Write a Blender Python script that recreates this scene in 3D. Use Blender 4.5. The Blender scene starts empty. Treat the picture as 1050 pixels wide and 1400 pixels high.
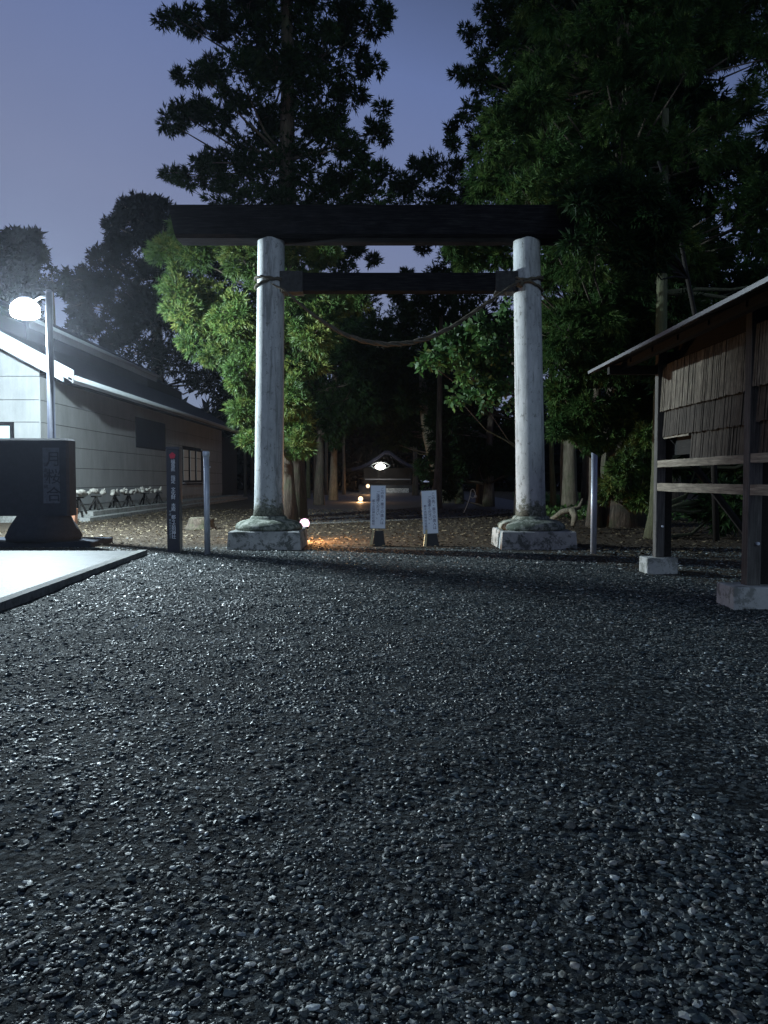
import bpy, math, random
import numpy as np
from mathutils import Vector, Matrix, noise

random.seed(7)
RNG = np.random.default_rng(11)
SC = bpy.context.scene
COL = SC.collection
R = math.radians

# ------------------------------------------------------------------ camera
F = 1052.0
PITCH = R(2.45)
EYE = 1.6
cam = bpy.data.cameras.new("camera")
cam.sensor_fit = 'VERTICAL'
cam.sensor_height = 24
cam.lens = 24 * F / 1400
cam.clip_start = 0.05
cam.clip_end = 1000
camo = bpy.data.objects.new("camera", cam)
COL.objects.link(camo)
camo.location = (0, 0, EYE)
camo.rotation_euler = (R(90) - PITCH, 0, 0)
SC.camera = camo

# ------------------------------------------------------------------ sky
world = bpy.data.worlds.new("World")
SC.world = world
world.use_nodes = True
wn = world.node_tree
for n in list(wn.nodes):
    wn.nodes.remove(n)
w_out = wn.nodes.new('ShaderNodeOutputWorld')
w_bg = wn.nodes.new('ShaderNodeBackground')
w_sky = wn.nodes.new('ShaderNodeTexSky')
w_sky.sky_type = 'NISHITA'
w_sky.sun_disc = False
w_sky.sun_elevation = R(24)
w_sky.sun_rotation = R(190)
w_sky.air_density = 1.0
w_sky.dust_density = 1.0
w_sky.ozone_density = 2.0
# town glow: the low sky is greyer and paler than the zenith
w_tc = wn.nodes.new('ShaderNodeTexCoord')
w_sep = wn.nodes.new('ShaderNodeSeparateXYZ')
w_ramp = wn.nodes.new('ShaderNodeValToRGB')
w_ramp.color_ramp.elements[0].position = 0.0
w_ramp.color_ramp.elements[0].color = (0.190, 0.232, 0.345, 1)
w_ramp.color_ramp.elements[1].position = 1.0
w_ramp.color_ramp.elements[1].color = (0.006, 0.010, 0.022, 1)
for p_, c_ in ((0.25, (0.186, 0.220, 0.358)), (0.46, (0.125, 0.172, 0.350)), (0.62, (0.030, 0.045, 0.095))):
    e = w_ramp.color_ramp.elements.new(p_)
    e.color = c_ + (1,)
# the glow comes from the town on the left (-X)
w_side = wn.nodes.new('ShaderNodeMath')
w_side.operation = 'MULTIPLY_ADD'
w_side.inputs[1].default_value = 0.28
wn.links.new(w_tc.outputs['Generated'], w_sep.inputs[0])
wn.links.new(w_sep.outputs['X'], w_side.inputs[0])
wn.links.new(w_sep.outputs['Z'], w_side.inputs[2])
wn.links.new(w_side.outputs[0], w_ramp.inputs[0])
w_add = wn.nodes.new('ShaderNodeMixRGB')
w_add.blend_type = 'ADD'
w_add.inputs[0].default_value = 1.0
w_mul = wn.nodes.new('ShaderNodeMixRGB')
w_mul.blend_type = 'MULTIPLY'
w_mul.inputs[0].default_value = 1.0
w_mul.inputs[2].default_value = (0.004, 0.004, 0.004, 1)
wn.links.new(w_sky.outputs[0], w_mul.inputs[1])
wn.links.new(w_mul.outputs[0], w_add.inputs[1])
w_cl = wn.nodes.new('ShaderNodeTexNoise')
w_cl.inputs['Scale'].default_value = 3.0
w_cl.inputs['Detail'].default_value = 5
w_cr = wn.nodes.new('ShaderNodeMapRange')
w_cr.inputs['To Min'].default_value = 0.90
w_cr.inputs['To Max'].default_value = 1.10
w_cm = wn.nodes.new('ShaderNodeMixRGB')
w_cm.blend_type = 'MULTIPLY'
w_cm.inputs[0].default_value = 1.0
wn.links.new(w_tc.outputs['Generated'], w_cl.inputs['Vector'])
wn.links.new(w_cl.outputs['Fac'], w_cr.inputs['Value'])
wn.links.new(w_ramp.outputs[0], w_cm.inputs[1])
wn.links.new(w_cr.outputs[0], w_cm.inputs[2])
wn.links.new(w_cm.outputs[0], w_add.inputs[2])
wn.links.new(w_add.outputs[0], w_bg.inputs['Color'])
w_bg.inputs['Strength'].default_value = 1.0
wn.links.new(w_bg.outputs[0], w_out.inputs['Surface'])

# added soft fill sun from behind the camera, lifts signs and pillar fronts
moon = bpy.data.lights.new('moon', 'SUN')
moon.energy = 0.30
moon.angle = R(14)
moon.color = (.64, .88, 1.0)
fill_sun_obj = bpy.data.objects.new('moon', moon)
COL.objects.link(fill_sun_obj)
fill_sun_obj.rotation_euler = (R(66), 0, R(10))

SC.view_settings.view_transform = 'Standard'
SC.view_settings.look = 'None'
SC.view_settings.gamma = 1.0
SC.view_settings.use_curve_mapping = False
SC.view_settings.exposure = 0.0

SC.render.engine = 'CYCLES'
SC.cycles.use_denoising = True
SC.cycles.max_bounces = 5
SC.cycles.diffuse_bounces = 2
SC.cycles.glossy_bounces = 2
SC.cycles.transmission_bounces = 3
SC.cycles.transparent_max_bounces = 4
SC.cycles.volume_bounces = 0
SC.cycles.sample_clamp_indirect = 4.0
SC.cycles.sample_clamp_direct = 30.0
SC.cycles.caustics_reflective = False
SC.cycles.caustics_refractive = False

STREET_POWER = 11500.0
FLOOD_POWER = 420.0
HAZE = 0.00028


# ------------------------------------------------------------------ helpers
def at(px, py, Y):
    """world point whose distance along the view axis row is Y (measured off the photograph)"""
    u = (px - 525) / F
    v = (700 - py) / F
    d = Vector((u, math.cos(PITCH) + v * math.sin(PITCH), -math.sin(PITCH) + v * math.cos(PITCH)))
    s = Y / d.y
    return Vector((d.x * s, Y, EYE + d.z * s))


def lamp(name, kind, loc, color, power, parent=None, radius=0.05):
    l = bpy.data.lights.new(name, kind)
    l.color = color
    l.energy = power
    if kind in ('POINT', 'SPOT'):
        l.shadow_soft_size = radius
    o = bpy.data.objects.new(name, l)
    COL.objects.link(o)
    o.location = loc
    if parent:
        o.parent = parent
        o.matrix_parent_inverse = Matrix.Translation(-Vector(parent.location))
    return o


class MB:
    def __init__(s):
        s.v = []
        s.f = []

    def add(s, verts, faces):
        o = len(s.v)
        s.v += [tuple(p) for p in verts]
        s.f += [tuple(i + o for i in f) for f in faces]
        return s

    def box(s, x0, x1, y0, y1, z0, z1, ch=0.0):
        if ch <= 0:
            s.add([(x0, y0, z0), (x1, y0, z0), (x1, y1, z0), (x0, y1, z0), (x0, y0, z1), (x1, y0, z1), (x1, y1, z1), (x0, y1, z1)],
                  [(0, 3, 2, 1), (4, 5, 6, 7), (0, 1, 5, 4), (1, 2, 6, 5), (2, 3, 7, 6), (3, 0, 4, 7)])
            return s
        c = ch
        ring = [(x0 + c, y0), (x1 - c, y0), (x1, y0 + c), (x1, y1 - c), (x1 - c, y1), (x0 + c, y1), (x0, y1 - c), (x0, y0 + c)]
        ins = [(x0 + 2 * c, y0 + c), (x1 - 2 * c, y0 + c), (x1 - c, y0 + 2 * c), (x1 - c, y1 - 2 * c), (x1 - 2 * c, y1 - c), (x0 + 2 * c, y1 - c), (x0 + c, y1 - 2 * c), (x0 + c, y0 + 2 * c)]
        V = [(a, b, z0) for a, b in ring] + [(a, b, z1 - c) for a, b in ring] + [(a, b, z1) for a, b in ins]
        Fc = [tuple(range(7, -1, -1)), tuple(range(16, 24))]
        for k in range(8):
            n = (k + 1) % 8
            Fc.append((k, n, 8 + n, 8 + k))
            Fc.append((8 + k, 8 + n, 16 + n, 16 + k))
        return s.add(V, Fc)

    def frustum(s, c, w0, d0, w1, d1, z0, z1, ch=0.02):
        """a block that narrows upwards with a small chamfer on its top edge"""
        x, y = c
        lv = [(w0, d0, z0), (w1 + (w0 - w1) * .1, d1 + (d0 - d1) * .1, z1 - ch), (w1 - 2 * ch, d1 - 2 * ch, z1)]
        V = []
        for w, d, z in lv:
            V += [(x - w / 2, y - d / 2, z), (x + w / 2, y - d / 2, z), (x + w / 2, y + d / 2, z), (x - w / 2, y + d / 2, z)]
        Fc = [(3, 2, 1, 0), (8, 9, 10, 11)]
        for b in (0, 4):
            for k in range(4):
                n = (k + 1) % 4
                Fc.append((b + k, b + n, b + 4 + n, b + 4 + k))
        return s.add(V, Fc)

    def tube(s, pts, rad, n=10, cap=True, wob=0.0):
        pts = [Vector(p) for p in pts]
        if not hasattr(rad, '__len__'):
            rad = [rad] * len(pts)
        base = len(s.v)
        T = []
        for i in range(len(pts)):
            a = pts[max(i - 1, 0)]
            b = pts[min(i + 1, len(pts) - 1)]
            T.append((b - a).normalized())
        ref = Vector((0, 0, 1)) if abs(T[0].z) < .9 else Vector((1, 0, 0))
        u = T[0].cross(ref).normalized()
        for i, p in enumerate(pts):
            u = (u - T[i] * u.dot(T[i])).normalized()
            w = T[i].cross(u)
            for k in range(n):
                a = 2 * math.pi * k / n
                rr = rad[i] * (1 + wob * (random.random() - .5))
                s.v.append(tuple(p + u * math.cos(a) * rr + w * math.sin(a) * rr))
        for i in range(len(pts) - 1):
            for k in range(n):
                m = (k + 1) % n
                s.f.append((base + i * n + k, base + i * n + m, base + (i + 1) * n + m, base + (i + 1) * n + k))
        if cap:
            s.f.append(tuple(base + k for k in range(n - 1, -1, -1)))
            s.f.append(tuple(base + (len(pts) - 1) * n + k for k in range(n)))
        return s

    def lathe(s, c, prof, n=24, wob=0.0):
        base = len(s.v)
        for i, (r, z) in enumerate(prof):
            for k in range(n):
                a = 2 * math.pi * k / n
                q = r * (1 + wob * noise.noise(Vector((math.cos(a) * 2, math.sin(a) * 2, z * 3 + c[0]))))
                s.v.append((c[0] + q * math.cos(a), c[1] + q * math.sin(a), c[2] + z))
        for i in range(len(prof) - 1):
            for k in range(n):
                m = (k + 1) % n
                s.f.append((base + i * n + k, base + i * n + m, base + (i + 1) * n + m, base + (i + 1) * n + k))
        s.f.append(tuple(base + k for k in range(n - 1, -1, -1)))
        s.f.append(tuple(base + (len(prof) - 1) * n + k for k in range(n)))
        return s

    def prism(s, poly, axis, a0, a1):
        """closed polygon (list of 2-tuples) extruded along axis 'x','y' or 'z' from a0 to a1"""
        def P(q, a):
            return {'x': (a, q[0], q[1]), 'y': (q[0], a, q[1]), 'z': (q[0], q[1], a)}[axis]
        n = len(poly)
        V = [P(q, a0) for q in poly] + [P(q, a1) for q in poly]
        Fc = [tuple(range(n)), tuple(range(2 * n - 1, n - 1, -1))]
        for k in range(n):
            m = (k + 1) % n
            Fc.append((k, k + n, m + n, m))
        return s.add(V, Fc)

    def mesh(s, name, smooth=False):
        me = bpy.data.meshes.new(name)
        me.from_pydata(s.v, [], s.f)
        me.validate()
        import bmesh
        bm = bmesh.new()
        bm.from_mesh(me)
        bmesh.ops.recalc_face_normals(bm, faces=bm.faces)
        bm.to_mesh(me)
        bm.free()
        if smooth:
            me.polygons.foreach_set('use_smooth', [True] * len(me.polygons))
        return me


def link(name, me, m, parent=None, smooth=False):
    if isinstance(me, MB):
        me = me.mesh(name, smooth)
    o = bpy.data.objects.new(name, me)
    COL.objects.link(o)
    if m is not None and not me.materials:
        me.materials.append(m)
    if parent is not None:
        o.parent = parent
        # things stand at their own place; parts are modelled in world coordinates with an identity matrix
        if parent.type == 'EMPTY':
            o.matrix_parent_inverse = Matrix.Translation(-Vector(parent.location))
    return o


def tag(o, label=None, cat=None, group=None, kind=None):
    if label:
        o['label'] = label
    if cat:
        o['category'] = cat
    if group:
        o['group'] = group
    if kind:
        o['kind'] = kind
    return o


def thing(name, label, cat, loc, group=None):
    o = bpy.data.objects.new(name, None)
    o.empty_display_size = .2
    COL.objects.link(o)
    o.location = loc
    return tag(o, label, cat, group)


def kids(o):
    return [c for c in list(bpy.data.objects) if c.parent == o]


def copy_tree(o, parent=None):
    c = o.copy()
    COL.objects.link(c)
    if parent:
        c.parent = parent
    for k in kids(o):
        copy_tree(k, c)
    return c


# ------------------------------------------------------------------ materials
class NT:
    def __init__(s, name):
        s.m = bpy.data.materials.new(name)
        s.m.use_nodes = True
        s.t = s.m.node_tree
        for n in list(s.t.nodes):
            s.t.nodes.remove(n)
        s.out = s.t.nodes.new('ShaderNodeOutputMaterial')
        s.tc = s.t.nodes.new('ShaderNodeTexCoord')

    def n(s, typ, **kw):
        q = s.t.nodes.new(typ)
        for k, v in kw.items():
            if k in q.inputs.keys() if not hasattr(q, k) else False:
                q.inputs[k].default_value = v
            else:
                setattr(q, k, v)
        return q

    def l(s, a, b):
        s.t.links.new(a, b)

    def coords(s, scale=(1, 1, 1)):
        mp = s.t.nodes.new('ShaderNodeMapping')
        mp.inputs['Scale'].default_value = scale
        s.l(s.tc.outputs['Object'], mp.inputs[0])
        return mp.outputs[0]

    def noise(s, scale, detail=4, rough=.6, stretch=(1, 1, 1), dist=0.0):
        q = s.t.nodes.new('ShaderNodeTexNoise')
        q.inputs['Scale'].default_value = scale
        q.inputs['Detail'].default_value = detail
        q.inputs['Roughness'].default_value = rough
        q.inputs['Distortion'].default_value = dist
        s.l(s.coords(stretch), q.inputs['Vector'])
        return q.outputs['Fac']

    def voro(s, scale, feature='F1', stretch=(1, 1, 1), out='Distance'):
        q = s.t.nodes.new('ShaderNodeTexVoronoi')
        q.feature = feature
        q.inputs['Scale'].default_value = scale
        s.l(s.coords(stretch), q.inputs['Vector'])
        return q.outputs[out]

    def ramp(s, fac, stops):
        q = s.t.nodes.new('ShaderNodeValToRGB')
        cr = q.color_ramp
        while len(cr.elements) < len(stops):
            cr.elements.new(.5)
        for e, (p, c) in zip(cr.elements, stops):
            e.position = p
            if not hasattr(c, '__len__'):
                c = (c, c, c)
            e.color = tuple(c) + (1,)
        s.l(fac, q.inputs[0])
        return q.outputs[0]

    def mix(s, fac, a, b, mode='MIX'):
        q = s.t.nodes.new('ShaderNodeMixRGB')
        q.blend_type = mode
        for i, v in ((0, fac), (1, a), (2, b)):
            if hasattr(v, 'is_linked') or hasattr(v, 'links'):
                s.l(v, q.inputs[i])
            elif hasattr(v, '__len__'):
                q.inputs[i].default_value = tuple(v) + ((1,) if len(v) == 3 else ())
            else:
                q.inputs[i].default_value = v if i == 0 else (v, v, v, 1)
        return q.outputs[0]

    def bump(s, h, strength, dist, nrm=None):
        q = s.t.nodes.new('ShaderNodeBump')
        q.inputs['Strength'].default_value = strength
        q.inputs['Distance'].default_value = dist
        s.l(h, q.inputs['Height'])
        if nrm is not None:
            s.l(nrm, q.inputs['Normal'])
        return q.outputs[0]

    def bsdf(s, col, rough=.8, nrm=None, metal=0.0, spec=.5):
        q = s.t.nodes.new('ShaderNodeBsdfPrincipled')
        for k, v in (('Base Color', col), ('Roughness', rough), ('Metallic', metal), ('Specular IOR Level', spec)):
            if hasattr(v, 'is_linked') or hasattr(v, 'links'):
                s.l(v, q.inputs[k])
            elif hasattr(v, '__len__'):
                q.inputs[k].default_value = tuple(v) + (1,)
            else:
                q.inputs[k].default_value = v
        if nrm is not None:
            s.l(nrm, q.inputs['Normal'])
        s.l(q.outputs[0], s.out.inputs[0])
        return s.m


def simple(name, col, rough=.7, var=.25, scale=6, bumpd=.004, stretch=(1, 1, 1), metal=0.0, spec=.5):
    t = NT(name)
    nz = t.noise(scale, 5, .65, stretch)
    lo = tuple(c * (1 - var) for c in col)
    hi = tuple(min(1, c * (1 + var)) for c in col)
    c = t.ramp(nz, [(.3, lo), (.7, hi)])
    return t.bsdf(c, rough, t.bump(t.noise(scale * 6, 4, .6, stretch), .5, bumpd), metal, spec)


def emit(name, col, s):
    t = NT(name)
    q = t.t.nodes.new('ShaderNodeEmission')
    q.inputs[0].default_value = tuple(col) + (1,)
    q.inputs[1].default_value = s
    t.l(q.outputs[0], t.out.inputs[0])
    return t.m


def leaf_mat(name, c0, c1, c2, trans=.35, rough=.55, gl=.05):
    """leaves: hue varies leaf by leaf through a stored attribute"""
    t = NT(name)
    a = t.t.nodes.new('ShaderNodeAttribute')
    a.attribute_name = 'tint'
    c = t.ramp(a.outputs['Fac'], [(0.05, c0), (.55, c1), (.95, c2)])
    c = t.mix(.5, c, t.ramp(t.noise(.9, 3), [(.3, .45), (.7, 1.35)]), 'MULTIPLY')
    d = t.t.nodes.new('ShaderNodeBsdfDiffuse')
    tr = t.t.nodes.new('ShaderNodeBsdfTranslucent')
    g = t.t.nodes.new('ShaderNodeBsdfGlossy')
    g.inputs['Roughness'].default_value = rough
    g.inputs['Color'].default_value = (.5, .5, .5, 1)
    t.l(c, d.inputs[0])
    t.l(c, tr.inputs[0])
    m1 = t.t.nodes.new('ShaderNodeMixShader')
    m1.inputs[0].default_value = trans
    t.l(d.outputs[0], m1.inputs[1])
    t.l(tr.outputs[0], m1.inputs[2])
    m2 = t.t.nodes.new('ShaderNodeMixShader')
    m2.inputs[0].default_value = gl
    t.l(m1.outputs[0], m2.inputs[1])
    t.l(g.outputs[0], m2.inputs[2])
    t.l(m2.outputs[0], t.out.inputs[0])
    return t.m


def make_ground_mat():
    t = NT('gravel_ground')
    sep = t.t.nodes.new('ShaderNodeSeparateXYZ')
    t.l(t.tc.outputs['Object'], sep.inputs[0])
    # fine blue-grey gravel in front, brown earth with litter beyond the gate
    f1 = t.noise(26, 5, .7)
    cells = t.voro(42, out='Color')
    sepc = t.t.nodes.new('ShaderNodeSeparateColor')
    t.l(cells, sepc.inputs[0])
    grav = t.ramp(sepc.outputs[0], [(0, (.006, .008, .009)), (.6, (.024, .032, .036)), (.88, (.085, .105, .112)), (1, (.36, .38, .36))])
    grav = t.mix(.55, grav, t.ramp(f1, [(.3, .5), (.7, 1.3)]), 'MULTIPLY')
    patch = t.noise(.55, 4, .6)
    grav = t.mix(.8, grav, t.ramp(patch, [(.32, (.62, .64, .66)), (.7, (1.25, 1.22, 1.18))]), 'MULTIPLY')
    lit = t.noise(9, 6, .75)
    earth = t.ramp(lit, [(.3, (.022, .017, .012)), (.5, (.055, .043, .031)), (.68, (.11, .09, .065)), (.8, (.24, .21, .16))])
    yb = t.t.nodes.new('ShaderNodeMath')
    yb.operation = 'MULTIPLY_ADD'
    wob = t.noise(.6, 5, .7)
    t.l(wob, yb.inputs[0])
    yb.inputs[1].default_value = -4.5
    t.l(sep.outputs['Y'], yb.inputs[2])
    # the earth starts nearer on the right by the shed
    xr = t.t.nodes.new('ShaderNodeMath')
    xr.operation = 'MULTIPLY_ADD'
    mx = t.t.nodes.new('ShaderNodeMath')
    mx.operation = 'MAXIMUM'
    mx.inputs[1].default_value = 3.2
    t.l(sep.outputs['X'], mx.inputs[0])
    t.l(mx.outputs[0], xr.inputs[0])
    xr.inputs[1].default_value = 3.0
    t.l(yb.outputs[0], xr.inputs[2])
    mr = t.t.nodes.new('ShaderNodeMapRange')
    mr.inputs['From Min'].default_value = 23.6
    mr.inputs['From Max'].default_value = 25.6
    t.l(xr.outputs[0], mr.inputs['Value'])
    col = t.mix(mr.outputs[0], grav, earth)
    h1 = t.voro(70)
    h2 = t.noise(130, 5, .75)
    h3 = t.voro(160)
    b1 = t.bump(h1, .8, .010)
    b2 = t.bump(h3, .7, .005, b1)
    b3 = t.bump(h2, .8, .008, b2)
    b4 = t.bump(t.voro(24), .8, .02, t.bump(t.noise(5, 4, .6), .5, .04, b3))
    rg = t.ramp(t.noise(30, 3), [(.3, .75), (.7, .95)])
    return t.bsdf(col, rg, b4, 0, .12)


def make_pebble_mat():
    t = NT('pebble')
    a = t.t.nodes.new('ShaderNodeAttribute')
    a.attribute_name = 'tint'
    c = t.ramp(a.outputs['Fac'], [(0, (.016, .022, .022)), (.5, (.052, .072, .074)), (.78, (.11, .130, .120)), (.93, (.15, .15, .135)), (.97, (.50, .52, .49))])
    c = t.mix(.5, c, t.ramp(t.noise(90, 4), [(.3, .6), (.7, 1.3)]), 'MULTIPLY')
    hv = t.t.nodes.new('ShaderNodeSeparateColor')
    t.l(t.voro(26, out='Color'), hv.inputs[0])
    c = t.mix(.75, c, t.ramp(hv.outputs[1], [(0, (1.25, 1.0, .80)), (.35, (1.0, 1.0, 1.0)), (1, (.85, 1.02, 1.15))]), 'MULTIPLY')
    c = t.mix(.9, c, t.ramp(t.noise(.75, 5, .65), [(.34, .55), (.5, .95), (.66, 1.35)]), 'MULTIPLY')
    return t.bsdf(c, t.ramp(t.noise(14, 3), [(.35, .36), (.7, .72)]), t.bump(t.noise(160, 3), .5, .003), 0, .65)


def make_pillar_mat():
    t = NT('whitewashed_concrete')
    sep = t.t.nodes.new('ShaderNodeSeparateXYZ')
    t.l(t.tc.outputs['Object'], sep.inputs[0])
    base = t.ramp(t.noise(3.5, 6, .7, (1, 1, .35)), [(.25, (.24, .255, .26)), (.5, (.41, .43, .43)), (.75, (.54, .56, .56))])
    streak = t.ramp(t.noise(7, 5, .75, (1, 1, .09), .4), [(.52, 0), (.66, 1)])
    c = t.mix(t.mix(1, streak, .8, 'MULTIPLY'), base, (.15, .16, .155))
    spots = t.ramp(t.noise(9, 6, .8, (1, 1, .7)), [(.57, 0), (.62, 1)])
    c = t.mix(t.mix(1, spots, .8, 'MULTIPLY'), c, (.14, .145, .13))
    # lichen round the foot, with a ragged edge
    lz = t.t.nodes.new('ShaderNodeMath')
    lz.operation = 'MULTIPLY_ADD'
    t.l(t.noise(4, 6, .75), lz.inputs[0])
    lz.inputs[1].default_value = -1.9
    t.l(sep.outputs['Z'], lz.inputs[2])
    foot = t.ramp(lz.outputs[0], [(.0, 1), (.12, 0)])
    c = t.mix(foot, c, t.ramp(t.noise(25, 4), [(.35, (.05, .055, .045)), (.65, (.20, .21, .17))]))
    return t.bsdf(c, .8, t.bump(t.noise(30, 6, .7), .6, .012))


def make_stone_mat(name, c0, c1, c2, sc=5, moss=.5, th=.56):
    t = NT(name)
    c = t.ramp(t.noise(sc, 6, .7), [(.3, c0), (.7, c1)])
    mo = t.ramp(t.noise(sc * .8, 7, .8, (1, 1, 1.0), .3), [(th - .03, 0), (th + .04, 1)])
    c = t.mix(t.mix(1, mo, moss, 'MULTIPLY'), c, c2)
    return t.bsdf(c, .85, t.bump(t.noise(sc * 8, 6, .7), .6, .012), 0, .25)


def make_wood_mat(name, c0, c1, c2, axis=2, sc=4, rough=.8, spec=.25):
    t = NT(name)
    st = [14, 14, 14]
    st[axis] = .8
    c = t.ramp(t.noise(sc, 6, .7, tuple(st), .3), [(.3, c0), (.5, c1), (.72, c2)])
    c = t.mix(.6, c, t.ramp(t.noise(2.5, 4), [(.3, .55), (.7, 1.25)]), 'MULTIPLY')
    return t.bsdf(c, rough, t.bump(t.noise(sc * 2, 5, .7, tuple(st)), .6, .006), 0, spec)


def make_bark(name, c0, c1, c2):
    t = NT(name)
    g = t.noise(3.2, 6, .75, (5, 5, .5), .6)
    c = t.ramp(g, [(.3, c0), (.52, c1), (.72, c2)])
    mo = t.ramp(t.noise(.8, 5, .7), [(.5, 0), (.62, .6)])
    c = t.mix(mo, c, (.06, .08, .035))
    return t.bsdf(c, .9, t.bump(g, 1.0, .05))


def make_wall_mat():
    t = NT('pale_board')
    c = t.ramp(t.noise(1.2, 6, .7, (1, 1, .5)), [(.3, (.19, .20, .20)), (.7, (.26, .27, .265))])
    c = t.mix(.6, c, t.ramp(t.noise(4, 5, .75, (1, 1, .08)), [(.35, .78), (.7, 1.05)]), 'MULTIPLY')
    return t.bsdf(c, .8, t.bump(t.noise(40, 4), .3, .004))


M = {}
M['ground'] = make_ground_mat()
M['pebble'] = make_pebble_mat()
M['pillar'] = make_pillar_mat()
M['plinth'] = make_stone_mat('weathered_plinth', (.26, .27, .26), (.46, .47, .45), (.055, .065, .055), 3.5, .85, .53)
M['cushion'] = make_stone_mat('lichened_stone', (.16, .18, .15), (.42, .44, .38), (.05, .065, .045), 6, .85, .49)
def make_wet():
    t = NT('wet_concrete')
    c = t.ramp(t.noise(5, 6, .7), [(.3, (.055, .060, .060)), (.7, (.10, .108, .106))])
    c = t.mix(.7, c, t.ramp(t.noise(1.6, 6, .75, (1, 2.4, 1)), [(.35, .55), (.65, 1.15)]), 'MULTIPLY')
    return t.bsdf(c, .6, t.bump(t.noise(45, 5, .7), .6, .01), 0, .22)


M['slab'] = make_wet()
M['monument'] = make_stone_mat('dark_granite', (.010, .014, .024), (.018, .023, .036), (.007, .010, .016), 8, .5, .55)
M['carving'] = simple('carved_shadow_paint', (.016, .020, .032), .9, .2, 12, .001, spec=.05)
M['tablet'] = make_stone_mat('worn_inset', (.045, .052, .075), (.085, .092, .12), (.025, .03, .042), 12, .5, .55)
M['footing'] = make_stone_mat('cast_concrete', (.34, .35, .34), (.50, .51, .49), (.15, .16, .14), 5, .75, .52)
M['beam'] = make_wood_mat('dark_weathered_beam', (.005, .005, .006), (.013, .013, .015), (.035, .034, .034), 0, 3, 1.0, 0.0)
M['collar'] = make_stone_mat('beam_collar', (.025, .025, .026), (.06, .06, .058), (.015, .015, .015), 8, .6, .55)
M['shed_wood'] = make_wood_mat('weathered_post', (.05, .047, .044), (.10, .095, .088), (.18, .17, .155), 2, 3)
M['shed_rail'] = make_wood_mat('weathered_rail', (.10, .085, .065), (.23, .20, .155), (.42, .37, .29), 1, 3)
M['dark_wood'] = make_wood_mat('dark_wood', (.006, .006, .005), (.012, .011, .010), (.028, .025, .022), 1, 3)
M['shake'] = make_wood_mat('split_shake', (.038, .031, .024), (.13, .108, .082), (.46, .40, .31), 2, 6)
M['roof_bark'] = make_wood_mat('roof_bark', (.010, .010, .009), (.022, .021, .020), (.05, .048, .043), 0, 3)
M['shake_dark'] = make_wood_mat('darker_split_shake', (.020, .016, .013), (.055, .045, .036), (.16, .135, .105), 2, 6)  # darker shake tone for the lower courses
M['wall'] = make_wall_mat()
M['white_trim'] = simple('white_trim', (.30, .33, .34), .5, .08, 3, .002)
M['grey_trim'] = simple('grey_trim', (.14, .14, .15), .6, .12, 3, .002)
M['roof_metal'] = simple('dark_roof_sheet', (.018, .020, .030), .85, .25, 2, .003, spec=.2)
M['frame'] = simple('dark_frame', (.012, .012, .014), .95, .2, 5, .001, spec=.08)
M['curtain'] = simple('pale_blind', (.50, .52, .50), .5, .08, 3, .002, (1, 1, .2))
M['teal_pane'] = simple('green_tinted_pane', (.42, .56, .54), .25, .06, 2, .001)
M['dark_pane'] = simple('dark_pane', (.012, .015, .028), .8, .2, 2, .0005, spec=.1)
M['galv'] = simple('galvanised_steel', (.50, .54, .60), .5, .18, 12, .001, (1, 1, .3), .45)
M['black_paint'] = simple('black_paint', (.014, .016, .030), .45, .2, 6, .001)
M['white_print'] = simple('white_lettering', (.75, .78, .85), .6, .15, 20, .0005)
M['faint_print'] = simple('faint_lettering', (.30, .36, .42), .6, .2, 20, .0005)
M['red_print'] = simple('red_crest_paint', (.60, .012, .05), .5, .15, 10, .0005)
M['sign_board'] = simple('sign_paper', (.74, .80, .88), .5, .05, 3, .0005)
M['blue_print'] = simple('indigo_lettering', (.045, .045, .13), .6, .2, 20, .0005)
M['pale_wood'] = make_wood_mat('pale_timber', (.42, .36, .20), (.58, .50, .30), (.68, .60, .38), 2, 4)
M['rubber'] = simple('dark_block', (.018, .02, .022), .7, .25, 8, .003)
M['rope'] = make_wood_mat('straw_rope', (.035, .03, .022), (.09, .078, .056), (.20, .175, .13), 0, 9, .95)
M['pole_dark'] = simple('lamp_pole_paint', (.035, .04, .06), .4, .15, 4, .001, metal=.2)
M['bark'] = make_bark('cedar_bark', (.025, .019, .014), (.085, .066, .048), (.19, .155, .115))
M['bark_pale'] = make_bark('pale_bark', (.06, .052, .036), (.16, .14, .10), (.27, .25, .18))
M['bark_moss'] = make_bark('mossy_bark', (.03, .03, .018), (.075, .08, .04), (.13, .14, .075))
M['path'] = simple('packed_dark_path', (.035, .035, .038), .7, .35, 3, .012)
M['kerb'] = make_stone_mat('kerb_concrete', (.15, .155, .15), (.26, .265, .25), (.07, .075, .06), 6, .6, .53)
M['stump'] = make_wood_mat('cut_wood', (.05, .043, .03), (.10, .09, .065), (.19, .17, .12), 2, 4)
M['log'] = make_wood_mat('bleached_log', (.20, .195, .17), (.36, .35, .31), (.52, .51, .46), 1, 4)
M['clay'] = simple('orange_clay', (.35, .17, .10), .8, .2, 6, .003)
M['pale_wire'] = simple('pale_wire', (.42, .45, .40), .5, .1, 20, .001)
M['lamp_glass'] = emit('street_lamp_glass', (.86, .93, 1.0), 40)
M['flood_glass'] = emit('flood_lamp_glass', (1.0, .62, .80), 2.2)
M['warm_glass'] = emit('warm_lamp_glass', (1.0, .66, .40), 2.6)
M['hall_glass'] = emit('hall_lamp_glass', (1.0, .95, .84), 22)
M['hall_roof'] = simple('hall_roof', (.018, .020, .034), .85, .2, 2, .01, spec=.15)
M['litter'] = leaf_mat('fallen_leaf', (.03, .022, .014), (.085, .065, .04), (.24, .20, .13), .1)
M['cedar'] = leaf_mat('cedar_spray', (.030, .070, .018), (.080, .150, .032), (.190, .215, .050))
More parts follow.
